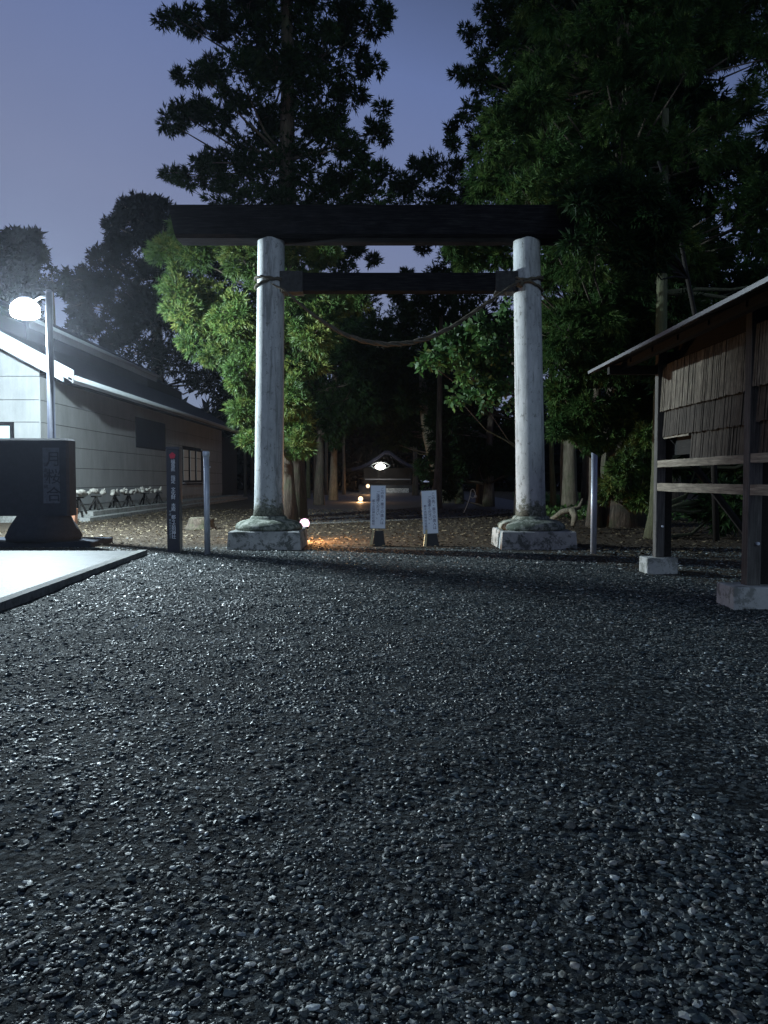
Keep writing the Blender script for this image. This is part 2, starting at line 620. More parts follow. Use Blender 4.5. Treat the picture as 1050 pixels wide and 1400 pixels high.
M['cedar_mid'] = leaf_mat('dim_cedar_spray', (.018, .048, .013), (.045, .095, .024), (.095, .145, .036), gl=.02)  # cedar leaf colour lowered where the lamp reaches weakly
M['cedar_dark'] = leaf_mat('dark_cedar_spray', (.009, .024, .009), (.018, .044, .014), (.036, .066, .019), gl=.015)  # cedar leaf colour near black, the missing light is in the colour
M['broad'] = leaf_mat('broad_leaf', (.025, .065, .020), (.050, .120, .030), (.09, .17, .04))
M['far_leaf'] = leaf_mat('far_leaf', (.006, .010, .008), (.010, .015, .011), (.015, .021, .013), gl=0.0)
M['mist'] = None


# ------------------------------------------------------------------ text
def lettering(name, text, size, origin, m, parent, vertical=True, pitch=None, depth=.003, yaw=0.0, squash=1.0):
    """flat print facing the camera side (-Y): one character under the other; origin = top centre of the column"""
    cu = bpy.data.curves.new(name, 'FONT')
    cu.body = "\n".join(text) if vertical else text
    cu.size = size
    cu.align_x = 'CENTER'
    cu.align_y = 'TOP'
    cu.extrude = depth / 2
    cu.resolution_u = 2
    cu.space_line = (pitch or size * 1.02) / size
    tmp = bpy.data.objects.new(name, cu)
    COL.objects.link(tmp)
    bpy.context.view_layer.update()
    me = bpy.data.meshes.new_from_object(tmp.evaluated_get(bpy.context.evaluated_depsgraph_get()))
    bpy.data.objects.remove(tmp)
    me.transform(Matrix.Translation(origin) @ Matrix.Rotation(yaw, 4, 'Z') @ Matrix.Rotation(R(90), 4, 'X') @ Matrix.Diagonal((1, squash, 1, 1)))
    me.materials.clear()
    return link(name, me, m, parent)


# ------------------------------------------------------------------ foliage
def tuft(nl, length, width, spread, kite=False, seed=0):
    """a little spray of nl pointed leaves growing along +Z"""
    r = np.random.default_rng(seed)
    tris = []
    for k in range(nl):
        f = k / max(nl - 1, 1)
        base = np.array([0, 0, f * length * .55])
        a = k * 2.4 + r.uniform(-.3, .3)
        sp = spread * (1.15 - .6 * f) * r.uniform(.7, 1.2)
        d = np.array([math.cos(a) * math.sin(sp), math.sin(a) * math.sin(sp), math.cos(sp)])
        side = np.cross(d, r.normal(size=3))
        side /= np.linalg.norm(side)
        L = length * r.uniform(.55, .8)
        w = width * r.uniform(.7, 1.2)
        if kite:
            mid = base + d * L * .5
            tris += [[base, mid - side * w, base + d * L], [base, base + d * L, mid + side * w]]
        else:
            tris.append([base + side * w * .5, base - side * w * .5, base + d * L])
    return np.array(tris, dtype=np.float32)


TPL = {
    'cedar': [tuft(7, .27, .06, .8, seed=s) for s in range(4)],
    'cedar_far': [tuft(6, .42, .10, .75, seed=s + 10) for s in range(4)],
    'broad': [tuft(4, .26, .055, 1.15, True, seed=s + 20) for s in range(4)],
    'far': [tuft(4, .8, .30, 1.1, seed=s + 30) for s in range(4)],
    'droop': [tuft(9, .34, .045, .6, seed=s + 40) for s in range(4)],
}
TRI = [0]


def foliage(P, N, S, kind, tint):
    """triangles of all tufts: positions P, growing directions N, sizes S"""
    out = []
    tn = []
    P = P.astype(np.float32)
    N = N / np.maximum(np.linalg.norm(N, axis=1, keepdims=True), 1e-6)
    ref = RNG.normal(size=N.shape)
    U = np.cross(N, ref)
    U /= np.maximum(np.linalg.norm(U, axis=1, keepdims=True), 1e-6)
    W = np.cross(N, U)
    which = RNG.integers(0, 4, len(P))
    for k in range(4):
        i = np.where(which == k)[0]
        if not len(i):
            continue
        T = TPL[kind][k]
        B = np.stack([U[i], W[i], N[i]], axis=1).astype(np.float32)
        v = np.einsum('tcj,njk->ntck', T, B) * S[i][:, None, None, None] + P[i][:, None, None, :]
        out.append(v.reshape(-1, 3, 3))
        t = np.repeat(tint[i][:, None], len(T), axis=1) + RNG.uniform(-.12, .12, (len(i), len(T)))
        tn.append(t.reshape(-1))
    V = np.concatenate(out)
    tt = np.concatenate(tn)
    return V, tt


def tri_mesh(name, V, tt, smooth=False):
    n = len(V)
    TRI[0] += n
    me = bpy.data.meshes.new(name)
    me.vertices.add(n * 3)
    me.vertices.foreach_set('co', V.reshape(-1).astype(np.float32))
    me.loops.add(n * 3)
    me.loops.foreach_set('vertex_index', np.arange(n * 3, dtype=np.int32))
    me.polygons.add(n)
    me.polygons.foreach_set('loop_start', np.arange(0, n * 3, 3, dtype=np.int32))
    me.update(calc_edges=True)
    a = me.attributes.new('tint', 'FLOAT', 'POINT')
    a.data.foreach_set('value', np.repeat(np.clip(tt, 0, 1), 3).astype(np.float32))
    return me


def crown_points(blobs, rc=.45, per=30, dens=3.0, droop=.2, flat=.75, size=(.7, 1.2)):
    """blobs: (centre, radius). Each is filled with many small clumps; each clump carries tufts on its outside."""
    PP, NN, SS, TT = [], [], [], []
    for c, r in blobs:
        c = np.array(c)
        rr = rc if r > rc * 1.6 else max(r * .55, .15)
        n = max(3, int(dens * (r / rr) ** 2))
        d = RNG.normal(size=(n, 3))
        d /= np.linalg.norm(d, axis=1, keepdims=True)
        rad = r * RNG.uniform(.25, 1.0, (n, 1)) ** .6
        cc = c + d * rad * np.array([1, 1, flat])
        cr = rr * RNG.uniform(.6, 1.35, n)
        ct = RNG.uniform(.05, .95, n)
        q = max(4, int(per if r > rc else per * .45))
        e = RNG.normal(size=(n, q, 3))
        e /= np.linalg.norm(e, axis=2, keepdims=True)
        rad2 = cr[:, None, None] * RNG.uniform(.3, 1.0, (n, q, 1)) ** .5
        pos = cc[:, None, :] + e * rad2 * np.array([1, 1, .7])
        nn = e * .8 + d[:, None, :] * .6 + np.array([0, 0, .25 - droop])
        PP.append(pos.reshape(-1, 3))
        NN.append(nn.reshape(-1, 3))
        SS.append(RNG.uniform(size[0], size[1], n * q))
        TT.append((ct[:, None] * .7 + RNG.uniform(0, .3, (n, q))).reshape(-1))
    return np.concatenate(PP), np.concatenate(NN), np.concatenate(SS), np.concatenate(TT)


def px_blobs(lst, Y, dy=1.0):
    out = []
    for b in lst:
        px, py, rp = b[:3]
        y = (b[3] if len(b) > 3 else Y) + random.uniform(-dy, dy)
        out.append((at(px, py, y), rp / F * y))
        # ragged satellites round each mass
        for _ in range(2 if rp > 9 else 0):
            a = random.uniform(0, 6.28)
            q = rp * random.uniform(.8, 1.15)
            out.append((at(px + math.cos(a) * q, py + math.sin(a) * q * .9, y + random.uniform(-.3, .3)), rp * random.uniform(.22, .42) / F * y))
    return out


def limb_mesh(trunk, trunk_r, blobs, rb=.09, n=9):
    """trunk and one limb to each foliage mass"""
    mb = MB()
    mb.tube(trunk, trunk_r, n, wob=.12)
    return mb


def limbs(trunk, blobs, rb=.07):
    mb = MB()
    tp = [Vector(p) for p in trunk]
    for c, r in blobs:
        c = Vector(c)
        best = min(tp, key=lambda p: abs(p.z - (c.z - .25 * (Vector((c.x - p.x, c.y - p.y)).length))))
        mid = (best + c) / 2 + Vector((random.uniform(-.2, .2), random.uniform(-.2, .2), -.12 * (c - best).length * random.uniform(0, 1)))
        mb.tube([best, (best + mid) / 2 + Vector((0, 0, .05)), mid, c], [rb, rb * .8, rb * .6, rb * .2], 5, wob=.2)
        for _ in range(3):
            e = c + Vector((random.uniform(-1, 1), random.uniform(-1, 1), random.uniform(-.7, .7))) * r * .9
            mb.tube([c.lerp(mid, .3), (c + e) / 2, e], [rb * .35, rb * .2, rb * .08], 4)
    return mb


def tree(name, label, cat, base, trunk, trunk_r, blobs, m_leaf, m_bark, kind='cedar', group='trees round the shrine approach', rb=.07, nt=10, **kw):
    t = thing(name, label, cat, base, group)
    P, N, S, T = crown_points(blobs, **kw)
    V, tt = foliage(P, N, S, kind, T)
    link('crown', tri_mesh('crown', V, tt), m_leaf, t)
    if trunk:
        mb = MB().tube(trunk, trunk_r, nt, wob=.14)
        link('trunk', mb, m_bark, t, True)
        if rb:
            link('limbs', limbs(trunk, [b for b in blobs if b[1] > .3 or rb < .05], rb), m_bark, t, True)
    return t


# ------------------------------------------------------------------ ground
def gh(x, y):
    """height of the gravel: shallow footprints and ruts that die out at the gate"""
    k = max(0.0, min(1.0, (19 - y) / 6))
    if k == 0:
        return 0.0
    v = Vector((x * .55, y * .55, 0))
    return k * (.026 * noise.noise(v) + .022 * noise.noise(v * 3.1) + .011 * noise.noise(v * 8.3) + .006 * noise.noise(v * 19))


def graded(segs):
    out = [segs[0][0]]
    for a, b, st in segs:
        n = max(1, int(round((b - a) / st)))
        out += list(np.linspace(a, b, n + 1)[1:])
    return out


xs = graded([(-220, -60, 40), (-60, -14, 8), (-14, -6, .5), (-6, 6, .06), (6, 14, .5), (14, 60, 8), (60, 220, 40)])
ys = graded([(-60, -4, 8), (-4, 1.6, .6), (1.6, 9, .055), (9, 19, .12), (19, 60, 3), (60, 400, 40)])
gv = [(x, y, gh(x, y)) for y in ys for x in xs]
nx = len(xs)
gf = [(j * nx + i, j * nx + i + 1, (j + 1) * nx + i + 1, (j + 1) * nx + i) for j in range(len(ys) - 1) for i in range(nx - 1)]
gm = bpy.data.meshes.new('ground')
gm.from_pydata(gv, [], gf)
gm.polygons.foreach_set('use_smooth', [True] * len(gm.polygons))
ground = link('ground', gm, M['ground'])
tag(ground, kind='structure')


def in_slab(x, y):
    return x < -4.62 - (y - 9.35) * .055 + .05 and 3 < y < 16.4


specs = {'near': [(1.9, 3.4, 17500, .003, .017), (3.4, 5.4, 15500, .0045, .019)],
         'far': [(5.2, 8.5, 32000, .006, .023), (8.5, 13, 36000, .009, .029), (13, 18, 20000, .013, .036)]}


def pebbles(which):
    ico_v = []
    ph = (1 + 5 ** .5) / 2
    for a, b in ((1, ph), (-1, ph), (1, -ph), (-1, -ph)):
        ico_v += [(0, a, b), (a, b, 0), (b, 0, a)]
    iv = np.array(ico_v) / math.sqrt(1 + ph * ph)
    import itertools
    fs = []
    for t in itertools.combinations(range(12), 3):
        d = [np.linalg.norm(iv[t[i]] - iv[t[(i + 1) % 3]]) for i in range(3)]
        if max(d) < 1.1:
            n = np.cross(iv[t[1]] - iv[t[0]], iv[t[2]] - iv[t[0]])
            fs.append(t if np.dot(n, iv[t[0]]) > 0 else (t[0], t[2], t[1]))
    fs = np.array(fs)
    nvt = 12
    if which == 'far':
        iv = np.array([(1, 0, 0), (0, 1, 0), (-1, 0, 0), (0, -1, 0), (0, 0, 1), (0, 0, -1)], dtype=float)
        fs = np.array([(0, 1, 4), (1, 2, 4), (2, 3, 4), (3, 0, 4), (1, 0, 5), (2, 1, 5), (3, 2, 5), (0, 3, 5)])
        nvt = 6
    spec = specs[which]
    X, Y, S = [], [], []
    for y0, y1, n, s0, s1 in spec:
        y = RNG.uniform(y0, y1, n)
        x = RNG.uniform(-1, 1, n) * (y * .53 + .35)
        s = s0 + (s1 - s0) * RNG.uniform(0, 1, n) ** 4.0
        s = s * np.where((x > .8) & (y < 4), 1.25, 1.0)
        X.append(x); Y.append(y); S.append(s)
    X = np.concatenate(X); Y = np.concatenate(Y); S = np.concatenate(S)
    # patches where stones lie thick and patches trodden down to grit
    keep = np.array([(not in_slab(x, y)) and (noise.noise(Vector((x * .8, y * .8, 5))) + .35 * noise.noise(Vector((x * 3, y * 3, 9))) > -.42 + random.random() * .75 - .42) for x, y in zip(X, Y)])
    X, Y, S = X[keep], Y[keep], S[keep]
    n = len(X)
    Z = np.array([gh(x, y) for x, y in zip(X, Y)])
    sc = np.stack([S * RNG.uniform(.9, 1.7, n), S * RNG.uniform(.6, 1.1, n), S * RNG.uniform(.25, .6, n)], 1)
    jit = 1 + RNG.uniform(-.22, .22, (n, nvt, 1))
    v = iv[None] * jit * sc[:, None, :]
    a = RNG.uniform(0, 2 * math.pi, n)
    tl = RNG.normal(0, .25, n)
    ca, sa, ct, st = np.cos(a), np.sin(a), np.cos(tl), np.sin(tl)
    x, y, z = v[..., 0], v[..., 1], v[..., 2]
    y, z = y * ct[:, None] - z * st[:, None], y * st[:, None] + z * ct[:, None]
    x, y = x * ca[:, None] - y * sa[:, None], x * sa[:, None] + y * ca[:, None]
    v = np.stack([x + X[:, None], y + Y[:, None], z + (Z + sc[:, 2] * .35)[:, None]], 2)
    me = bpy.data.meshes.new('gravel')
    me.vertices.add(n * nvt)
    me.vertices.foreach_set('co', v.reshape(-1).astype(np.float32))
    idx = (fs[None] + (np.arange(n) * nvt)[:, None, None]).reshape(-1).astype(np.int32)
    me.loops.add(len(idx))
    me.loops.foreach_set('vertex_index', idx)
    me.polygons.add(len(idx) // 3)
    me.polygons.foreach_set('loop_start', np.arange(0, len(idx), 3, dtype=np.int32))
    me.update(calc_edges=True)
    me.polygons.foreach_set('use_smooth', np.repeat(RNG.uniform(0, 1, n) < .35, len(fs)))
    at_ = me.attributes.new('tint', 'FLOAT', 'POINT')
    at_.data.foreach_set('value', np.repeat(RNG.uniform(0, 1, n), nvt).astype(np.float32))
    TRI[0] += len(idx) // 3
    o = link('gravel', me, M['pebble'])
    tag(o, 'larger wet pebbles in the near half of the forecourt' if which == 'near' else 'fine grey gravel spread over the forecourt up to the gate', 'gravel', kind='stuff')


pebbles('near')
pebbles('far')


def litter():
    n = 22000
    y = RNG.uniform(15.5, 40, n)
    x = RNG.uniform(-12, 12, n)
    keep = np.array([(b > 18.0 - max(0, a - 3) * 1.6 + 1.5 * noise.noise(Vector((a * .5, b * .5, 0)))) for a, b in zip(x, y)])
    x, y = x[keep], y[keep]
    n = len(x)
    P = np.stack([x, y, np.full(n, .012)], 1)
    tris = np.zeros((n, 3, 3), dtype=np.float32)
    a = RNG.uniform(0, 6.28, n)
    L = RNG.uniform(.02, .07, n)
    for k, da in enumerate((0, 2.3, 4.1)):
        tris[:, k, 0] = P[:, 0] + np.cos(a + da) * L
        tris[:, k, 1] = P[:, 1] + np.sin(a + da) * L * RNG.uniform(.3, 1, n)
        tris[:, k, 2] = P[:, 2] + RNG.uniform(0, .05, n)
    o = link('leaf_litter', tri_mesh('leaf_litter', tris, RNG.uniform(0, 1, n)), M['litter'])
    tag(o, 'brown fallen leaves and twigs strewn over the earth behind the gate', 'leaf litter', kind='stuff')


litter()

# packed dark way leading on from the gate, its near edge a low kerb
p0, p1, p2, p3 = at(392, 718, 26.7), at(430, 716, 27.6), at(640, 708, 31.8), at(700, 697, 40)
pth = MB()
edge = [(-3.6, 26.8), (-2.5, 27.4), (0.4, 29.6), (3.5, 32.0), (6.7, 38.0), (9.5, 52), (11, 110), (-9, 110), (-7, 60), (-4.4, 34)]
pth.prism([(a, b) for a, b in edge], 'z', -.05, .004)
tag(link('path', pth, M['path']), kind='structure')
kb = MB()
for (a, b), (c, d) in zip(edge[:5], edge[1:6]):
    kb.tube([(a, b, .0), (c, d, .0)], .05, 6)
tag(link('path_kerb', kb, M['kerb']), kind='structure')

# raised wet concrete apron at the left
ap = MB()
poly = [(-13, 3), (-4.32, 3), (-4.67 - .16, 9.35), (-5.2, 16.3), (-13, 16.3)]
ap.prism([(-13, 3), (-4.48, 3), (-4.84, 9.35), (-5.21, 16.14), (-13, 16.14)], 'z', -.02, .095)
tag(link('pavement', ap, M['slab']), kind='structure')
ek = MB()
ek.prism([(-4.475, 3), (-4.32, 3), (-4.67, 9.35), (-5.03, 16.3), (-5.205, 16.3), (-4.835, 9.35)], 'z', -.02, .10)
tag(link('pavement_kerb', ek, M['kerb']), kind='structure')

# ------------------------------------------------------------------ torii gate
gate = thing('torii_gate', 'large shrine gate of two whitewashed round pillars under a dark beam', 'shrine gate', (.4, 18.2, 0))
for side, (cx, w, bx, tx) in enumerate(((-2.72, 1.68, -2.73, -2.63), (3.52, 1.73, 3.48, 3.32))):
    pl = MB().frustum((cx, 18.2), w, 1.68, w - .07, 1.61, -.05, .41, .02)
    link('plinth', pl, M['plinth'], gate)
    cs = MB().lathe((bx, 18.2, .40), [(.70, 0), (.78, .03), (.80, .08), (.77, .15), (.66, .21), (.52, .245), (.44, .265), (.43, .30), (.40, .33)], 40, .05)
    link('pillar_base', cs, M['cushion'], gate, True)
    pi = MB()
    pts, rr = [], []
    for k in range(25):
        f = k / 24
        pts.append((bx + (tx - bx) * f, 18.2, .70 + f * (7.26 - .70)))
        rr.append(.345 - .035 * f + (.02 if k == 0 else 0))
    n = 20
    base = len(pi.v)
    for i, (p, r) in enumerate(zip(pts, rr)):
        for k in range(n):
            a = 2 * math.pi * (k + .5) / n
            q = r * (1 + .012 * noise.noise(Vector((math.cos(a) * 2, math.sin(a) * 2, p[2] * .9 + side * 9))))
            pi.v.append((p[0] + q * math.cos(a), p[1] + q * math.sin(a), p[2]))
    for i in range(len(pts) - 1):
        for k in range(n):
            m_ = (k + 1) % n
            pi.f.append((i * n + k, i * n + m_, (i + 1) * n + m_, (i + 1) * n + k))
    pi.f.append(tuple(range(n - 1, -1, -1)))
    pi.f.append(tuple(range(24 * n, 25 * n)))
    link('pillar', pi, M['pillar'], gate, True)
zb, zt = at(500, 326, 17.95).z, at(500, 280, 17.95).z
xl, xr = at(230, 300, 17.9).x, at(866, 300, 17.9).x
bm_ = MB()
prof = [(17.93, zb), (18.5, zb), (18.62, zb + .12), (18.62, zt - .18), (18.28, zt), (18.12, zt), (17.85, zt - .03), (17.84, zb + .07)]
# raked ends: the top reaches further than the underside
V = []
for sx, s in ((xl, -1), (xr, 1)):
    for (yy, zz) in prof:
        V.append((sx - s * .17 * (1 - (zz - zb) / (zt - zb)), yy, zz))
nn = len(prof)
bm_.add(V, [tuple(range(nn)), tuple(range(2 * nn - 1, nn - 1, -1))] + [(k, k + nn, (k + 1) % nn + nn, (k + 1) % nn) for k in range(nn)])
link('top_beam', bm_, M['beam'], gate)
z0, z1 = at(540, 397, 18.0).z, at(540, 372, 18.0).z
link('tie_beam', MB().box(-2.02, 2.72, 18.03, 18.37, z0, z1, .015), M['beam'], gate)
link('beam_collar', MB().box(-2.42, -1.88, 17.99, 18.41, z0 - .03, z1 + .03, .012), M['collar'], gate)
link('beam_collar', MB().box(2.58, 3.10, 17.99, 18.41, z0 - .03, z1 + .03, .012), M['collar'], gate)

# ------------------------------------------------------------------ straw rope
rope_px = [(372, 388), (388, 396), (405, 411), (425, 428), (445, 442), (470, 457), (500, 467), (530, 471), (560, 469), (590, 461), (620, 446), (650, 425), (675, 408), (700, 390), (712, 384)]
rp = [at(a, b, 17.68) for a, b in rope_px]
rope = thing('straw_rope', 'twisted straw rope sagging between the two gate pillars', 'rope', rp[0])


def resample(pts, n):
    d = [0]
    for a, b in zip(pts, pts[1:]):
        d.append(d[-1] + (b - a).length)
    out = []
    for k in range(n):
        s = d[-1] * k / (n - 1)
        i = max(j for j in range(len(d)) if d[j] <= s + 1e-9)
        i = min(i, len(pts) - 2)
        f = (s - d[i]) / max(d[i + 1] - d[i], 1e-6)
        out.append(pts[i].lerp(pts[i + 1], f))
    return out


rs = resample(rp, 150)
for s in range(3):
    mb = MB()
    P, Rr = [], []
    for k, p in enumerate(rs):
        f = k / 149
        th = .014 + .030 * math.sin(math.pi * f) ** .7
        a = f * 46 + s * 2.094
        P.append(p + Vector((0, math.cos(a), math.sin(a))) * th * .72)
        Rr.append(th * .68 * (1 + random.uniform(-.12, .12)))
    mb.tube(P, Rr, 7)
    link('strand', mb, M['rope'], rope, True)
fr = MB()
for _ in range(260):
    p = random.choice(rs)
    q = p + Vector((random.uniform(-.10, .10), random.uniform(-.05, .03), random.uniform(-.13, .05)))
    fr.tube([p, (p + q) / 2 + Vector((0, 0, .01)), q], [.004, .004, .002], 3)
tag(link('loose_straws', fr, M['rope'], rope), kind='stuff')
# turns of rope round the pillars
for cx, cz, r, tl in ((-2.665, at(373, 388, 18.2).z, .345, .10), (-2.665, at(373, 384, 18.2).z, .345, -.04), (3.345, at(718, 388, 18.2).z, .352, .13), (3.345, at(718, 390, 18.2).z, .352, -.14), (3.345, at(718, 386, 18.2).z, .352, .05)):
    mb = MB()
    P = []
    for k in range(49):
        a = 2 * math.pi * k / 48
        P.append(Vector((cx + math.cos(a) * r, 18.2 + math.sin(a) * r, cz + tl * math.cos(a) + .01 * math.sin(a * 12))))
    mb.tube(P, .030, 7, cap=False)
    link('pillar_turn', mb, M['rope'], rope, True)
kn = MB().lathe((3.12, 17.80, at(705, 388, 17.8).z - .09), [(.02, 0), (.07, .03), (.09, .09), (.07, .15), (.02, .18)], 10, .3)
link('knot', kn, M['rope'], rope, True)

# ------------------------------------------------------------------ street lamp
SLX, SLY = -9.74, 21.1
pole_x = -8.74
PY = 20.3
sl = thing('street_lamp', 'lit white street lamp on a dark pole behind the stone monument', 'street lamp', (pole_x, PY, 0))
zt_ = at(66, 400, PY).z
link('pole', MB().tube([(pole_x + .02, PY, 0), (pole_x + .01, PY, 1.0), (pole_x, PY, 1.02), (pole_x, PY, zt_)], [.13, .12, .105, .085], 16), M['pole_dark'], sl, True)
link('pole_cap', MB().lathe((pole_x, PY, zt_ + .001), [(.088, 0), (.09, .03), (.05, .07), (.01, .08)], 14), M['pole_dark'], sl, True)
link('arm', MB().tube([(pole_x - .08, PY + .08, zt_ - .10), (pole_x - .3, PY + .25, zt_ - .04), (SLX + .30, SLY - .18, zt_ - .10)], [.04, .04, .035], 8), M['galv'], sl, True)
ZL = at(37, 425, SLY).z
hood = MB().lathe((SLX, SLY, ZL + .305), [(.18, 0), (.18, .03), (.15, .05), (.08, .08), (.03, .09)], 24)
link('lamp_hood', hood, M['galv'], sl, True)
gl = MB().lathe((SLX, SLY, ZL - .14), [(.24, -.06), (.34, -.02), (.38, .06), (.38, .18), (.34, .30), (.26, .39), (.15, .44)], 24)
link('lamp_glass', gl, M['lamp_glass'], sl, True)
lamp('street_lamp_light', 'POINT', (SLX, SLY, ZL - .32), (.76, .92, 1.0), STREET_POWER, sl, .09)

# ------------------------------------------------------------------ stone monument (backlit)
mon = thing('stone_monument', 'dark stone monument slab on a boulder foot with a carved inset', 'monument', (-8.9, 18.6, 0))
mz0, mz1 = .72, at(40, 599, 18.3).z
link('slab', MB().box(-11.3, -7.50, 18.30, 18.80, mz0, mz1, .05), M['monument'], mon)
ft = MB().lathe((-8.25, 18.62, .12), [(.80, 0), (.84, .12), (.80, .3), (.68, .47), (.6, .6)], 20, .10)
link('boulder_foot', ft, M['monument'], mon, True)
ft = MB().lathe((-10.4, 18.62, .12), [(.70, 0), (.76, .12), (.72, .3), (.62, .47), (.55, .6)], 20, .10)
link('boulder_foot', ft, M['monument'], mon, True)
link('base_slab', MB().box(-11.6, -6.88, 17.95, 19.5, -.02, .13, .02), M['monument'], mon)
ta, tb = at(58, 612, 18.29), at(82, 688, 18.29)
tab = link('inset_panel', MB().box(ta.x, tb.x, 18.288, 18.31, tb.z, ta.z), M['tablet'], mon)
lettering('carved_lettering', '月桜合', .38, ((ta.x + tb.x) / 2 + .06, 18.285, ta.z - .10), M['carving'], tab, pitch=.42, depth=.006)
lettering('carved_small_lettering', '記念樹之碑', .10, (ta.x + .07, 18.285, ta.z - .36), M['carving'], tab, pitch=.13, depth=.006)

# ------------------------------------------------------------------ black post sign
bp = thing('post_sign', 'square black post sign with red crest and white vertical lettering', 'sign', (-4.62, 16.9, 0))
x0, x1 = at(228, 700, 16.8).x, at(245, 700, 16.8).x
zt_ = at(236, 612, 16.8).z
post = MB().box(x0, x1, 16.8, 17.07, 0, zt_ - .03, .012)
cap = MB().frustum(((x0 + x1) / 2, 16.935), x1 - x0 + .03, .30, x1 - x0 + .02, .29, zt_ - .03, zt_ + .02, .01)
link('post', post, M['black_paint'], bp)
link('cap', cap, M['black_paint'], bp)
cxp = (x0 + x1) / 2
cr = MB()
zc = at(236, 623, 16.8).z
for k in range(5):     # five-petalled round crest
    a = 2 * math.pi * k / 5 + math.pi / 2
    c = Vector((cxp + math.cos(a) * .036, 0, zc + math.sin(a) * .036))
    cr.prism([(c.x + math.cos(t_) * .034, c.z + math.sin(t_) * .034) for t_ in [2 * math.pi * j / 12 for j in range(12)]], 'y', 16.795 - .0005 * k, 16.799)
cr.prism([(cxp + math.cos(t_) * .026, zc + math.sin(t_) * .026) for t_ in [2 * math.pi * j / 12 for j in range(12)]], 'y', 16.791, 16.799)
link('crest', cr, M['red_print'], bp)
lettering('lettering', '福島県　指定　文化財　本殿　都々古別神社', .098, (cxp + .012, 16.796, zc - .085), M['white_print'], bp, pitch=.0865)
lettering('small_lettering', '平成　教育委員会建之', .055, (cxp - .062, 16.796, at(236, 698, 16.8).z), M['faint_print'], bp, pitch=.062)

# ------------------------------------------------------------------ steel poles either side
bl = thing('steel_pole', 'galvanised steel pole with collar cap beside the black post sign', 'pole', (-3.75, 16.3, 0), 'steel poles flanking the gate')
zt_ = at(283, 617, 16.3).z
link('shaft', MB().tube([(-3.75, 16.3, 0), (-3.76, 16.3, zt_ - .10)], .062, 16), M['galv'], bl, True)
link('collar', MB().lathe((-3.76, 16.3, zt_ - .11), [(.066, 0), (.076, .01), (.076, .10), (.06, .115)], 16), M['galv'], bl, True)
link('bolt', MB().tube([(-3.70, 16.3, zt_ - .33), (-3.665, 16.3, zt_ - .33)], .014, 8), M['galv'], bl, True)
link('bolt', MB().tube([(-3.76, 16.25, .46), (-3.76, 16.21, .46)], .014, 8), M['galv'], bl, True)
br = thing('steel_pole', 'plain steel pole with slanted top right of the gate', 'pole', (4.49, 16.45, 0), 'steel poles flanking the gate')
zt_ = at(812, 619, 16.45).z
sh = MB().tube([(4.49, 16.45, 0), (4.49, 16.45, zt_)], .064, 16)
sh.v = [(x, y, z - (x - 4.49 + .06) * .55 if z > 1 else z) for x, y, z in sh.v]
link('shaft', sh, M['galv'], br, True)

# ------------------------------------------------------------------ two notice signs
def notice(cx, Y, ztop, zbot, tilt, label):
    s = thing('notice_sign', label, 'sign', (cx, Y, 0), 'white notices in the gateway')
    h = ztop - zbot
    w = .345
    bd = link('board', MB().box(cx - w / 2, cx + w / 2, Y - .012, Y + .012, zbot, ztop), M['sign_board'], s)
    edge_ = MB()
    edge_.box(cx - w / 2 - .012, cx - w / 2, Y - .016, Y + .016, zbot - .012, ztop + .012)
    edge_.box(cx + w / 2, cx + w / 2 + .012, Y - .016, Y + .016, zbot - .012, ztop + .012)
    edge_.box(cx - w / 2, cx + w / 2, Y - .016, Y + .016, ztop, ztop + .012)
    edge_.box(cx - w / 2, cx + w / 2, Y - .016, Y + .016, zbot - .012, zbot)
    link('board_edge', edge_, M['white_trim'], s)
    lettering('lettering', 'この先・車での進入は', .088, (cx + .10, Y - .015, ztop - .045), M['blue_print'], s, pitch=h * .088)
    lettering('lettering', 'ご遠慮ください。', .088, (cx + .0, Y - .015, ztop - .13), M['blue_print'], s, pitch=h * .082)
    lettering('lettering', '都々古別神社社務所', .068, (cx - .105, Y - .015, ztop - .33), M['blue_print'], s, pitch=h * .0685)
    link('stand_post', MB().box(cx - .028, cx + .008, Y + .02, Y + .05, .02, zbot + .4), M['pale_wood'], s)
    ft_ = MB().frustum((cx + .035, Y + .07), .30, .24, .19, .14, 0, .37, .01)
    link('foot_block', ft_, M['rubber'], s)
    link('foot_board', MB().add([(cx - .19, Y - .06, 0), (cx - .125, Y - .06, 0), (cx - .075, Y - .03, .40), (cx - .12, Y - .03, .40),
                                 (cx - .19, Y + .18, 0), (cx - .125, Y + .18, 0), (cx - .075, Y + .13, .40), (cx - .12, Y + .13, .40)],
                                [(0, 1, 2, 3), (7, 6, 5, 4), (0, 4, 5, 1), (1, 5, 6, 2), (2, 6, 7, 3), (3, 7, 4, 0)]), M['pale_wood'], s)
    s.rotation_euler = (0, tilt, 0)
    return s


notice(at(516, 700, 18.3).x, 18.3, at(515, 664, 18.3).z, at(515, 722, 18.3).z, R(.8), 'white vertical notice board on a dark foot, the left one near the lamp')
notice(at(590, 700, 18.3).x, 18.3, at(589, 671, 18.3).z, at(589, 729, 18.3).z, R(-3.0), 'white notice board leaning to the left, the lower right one of two')

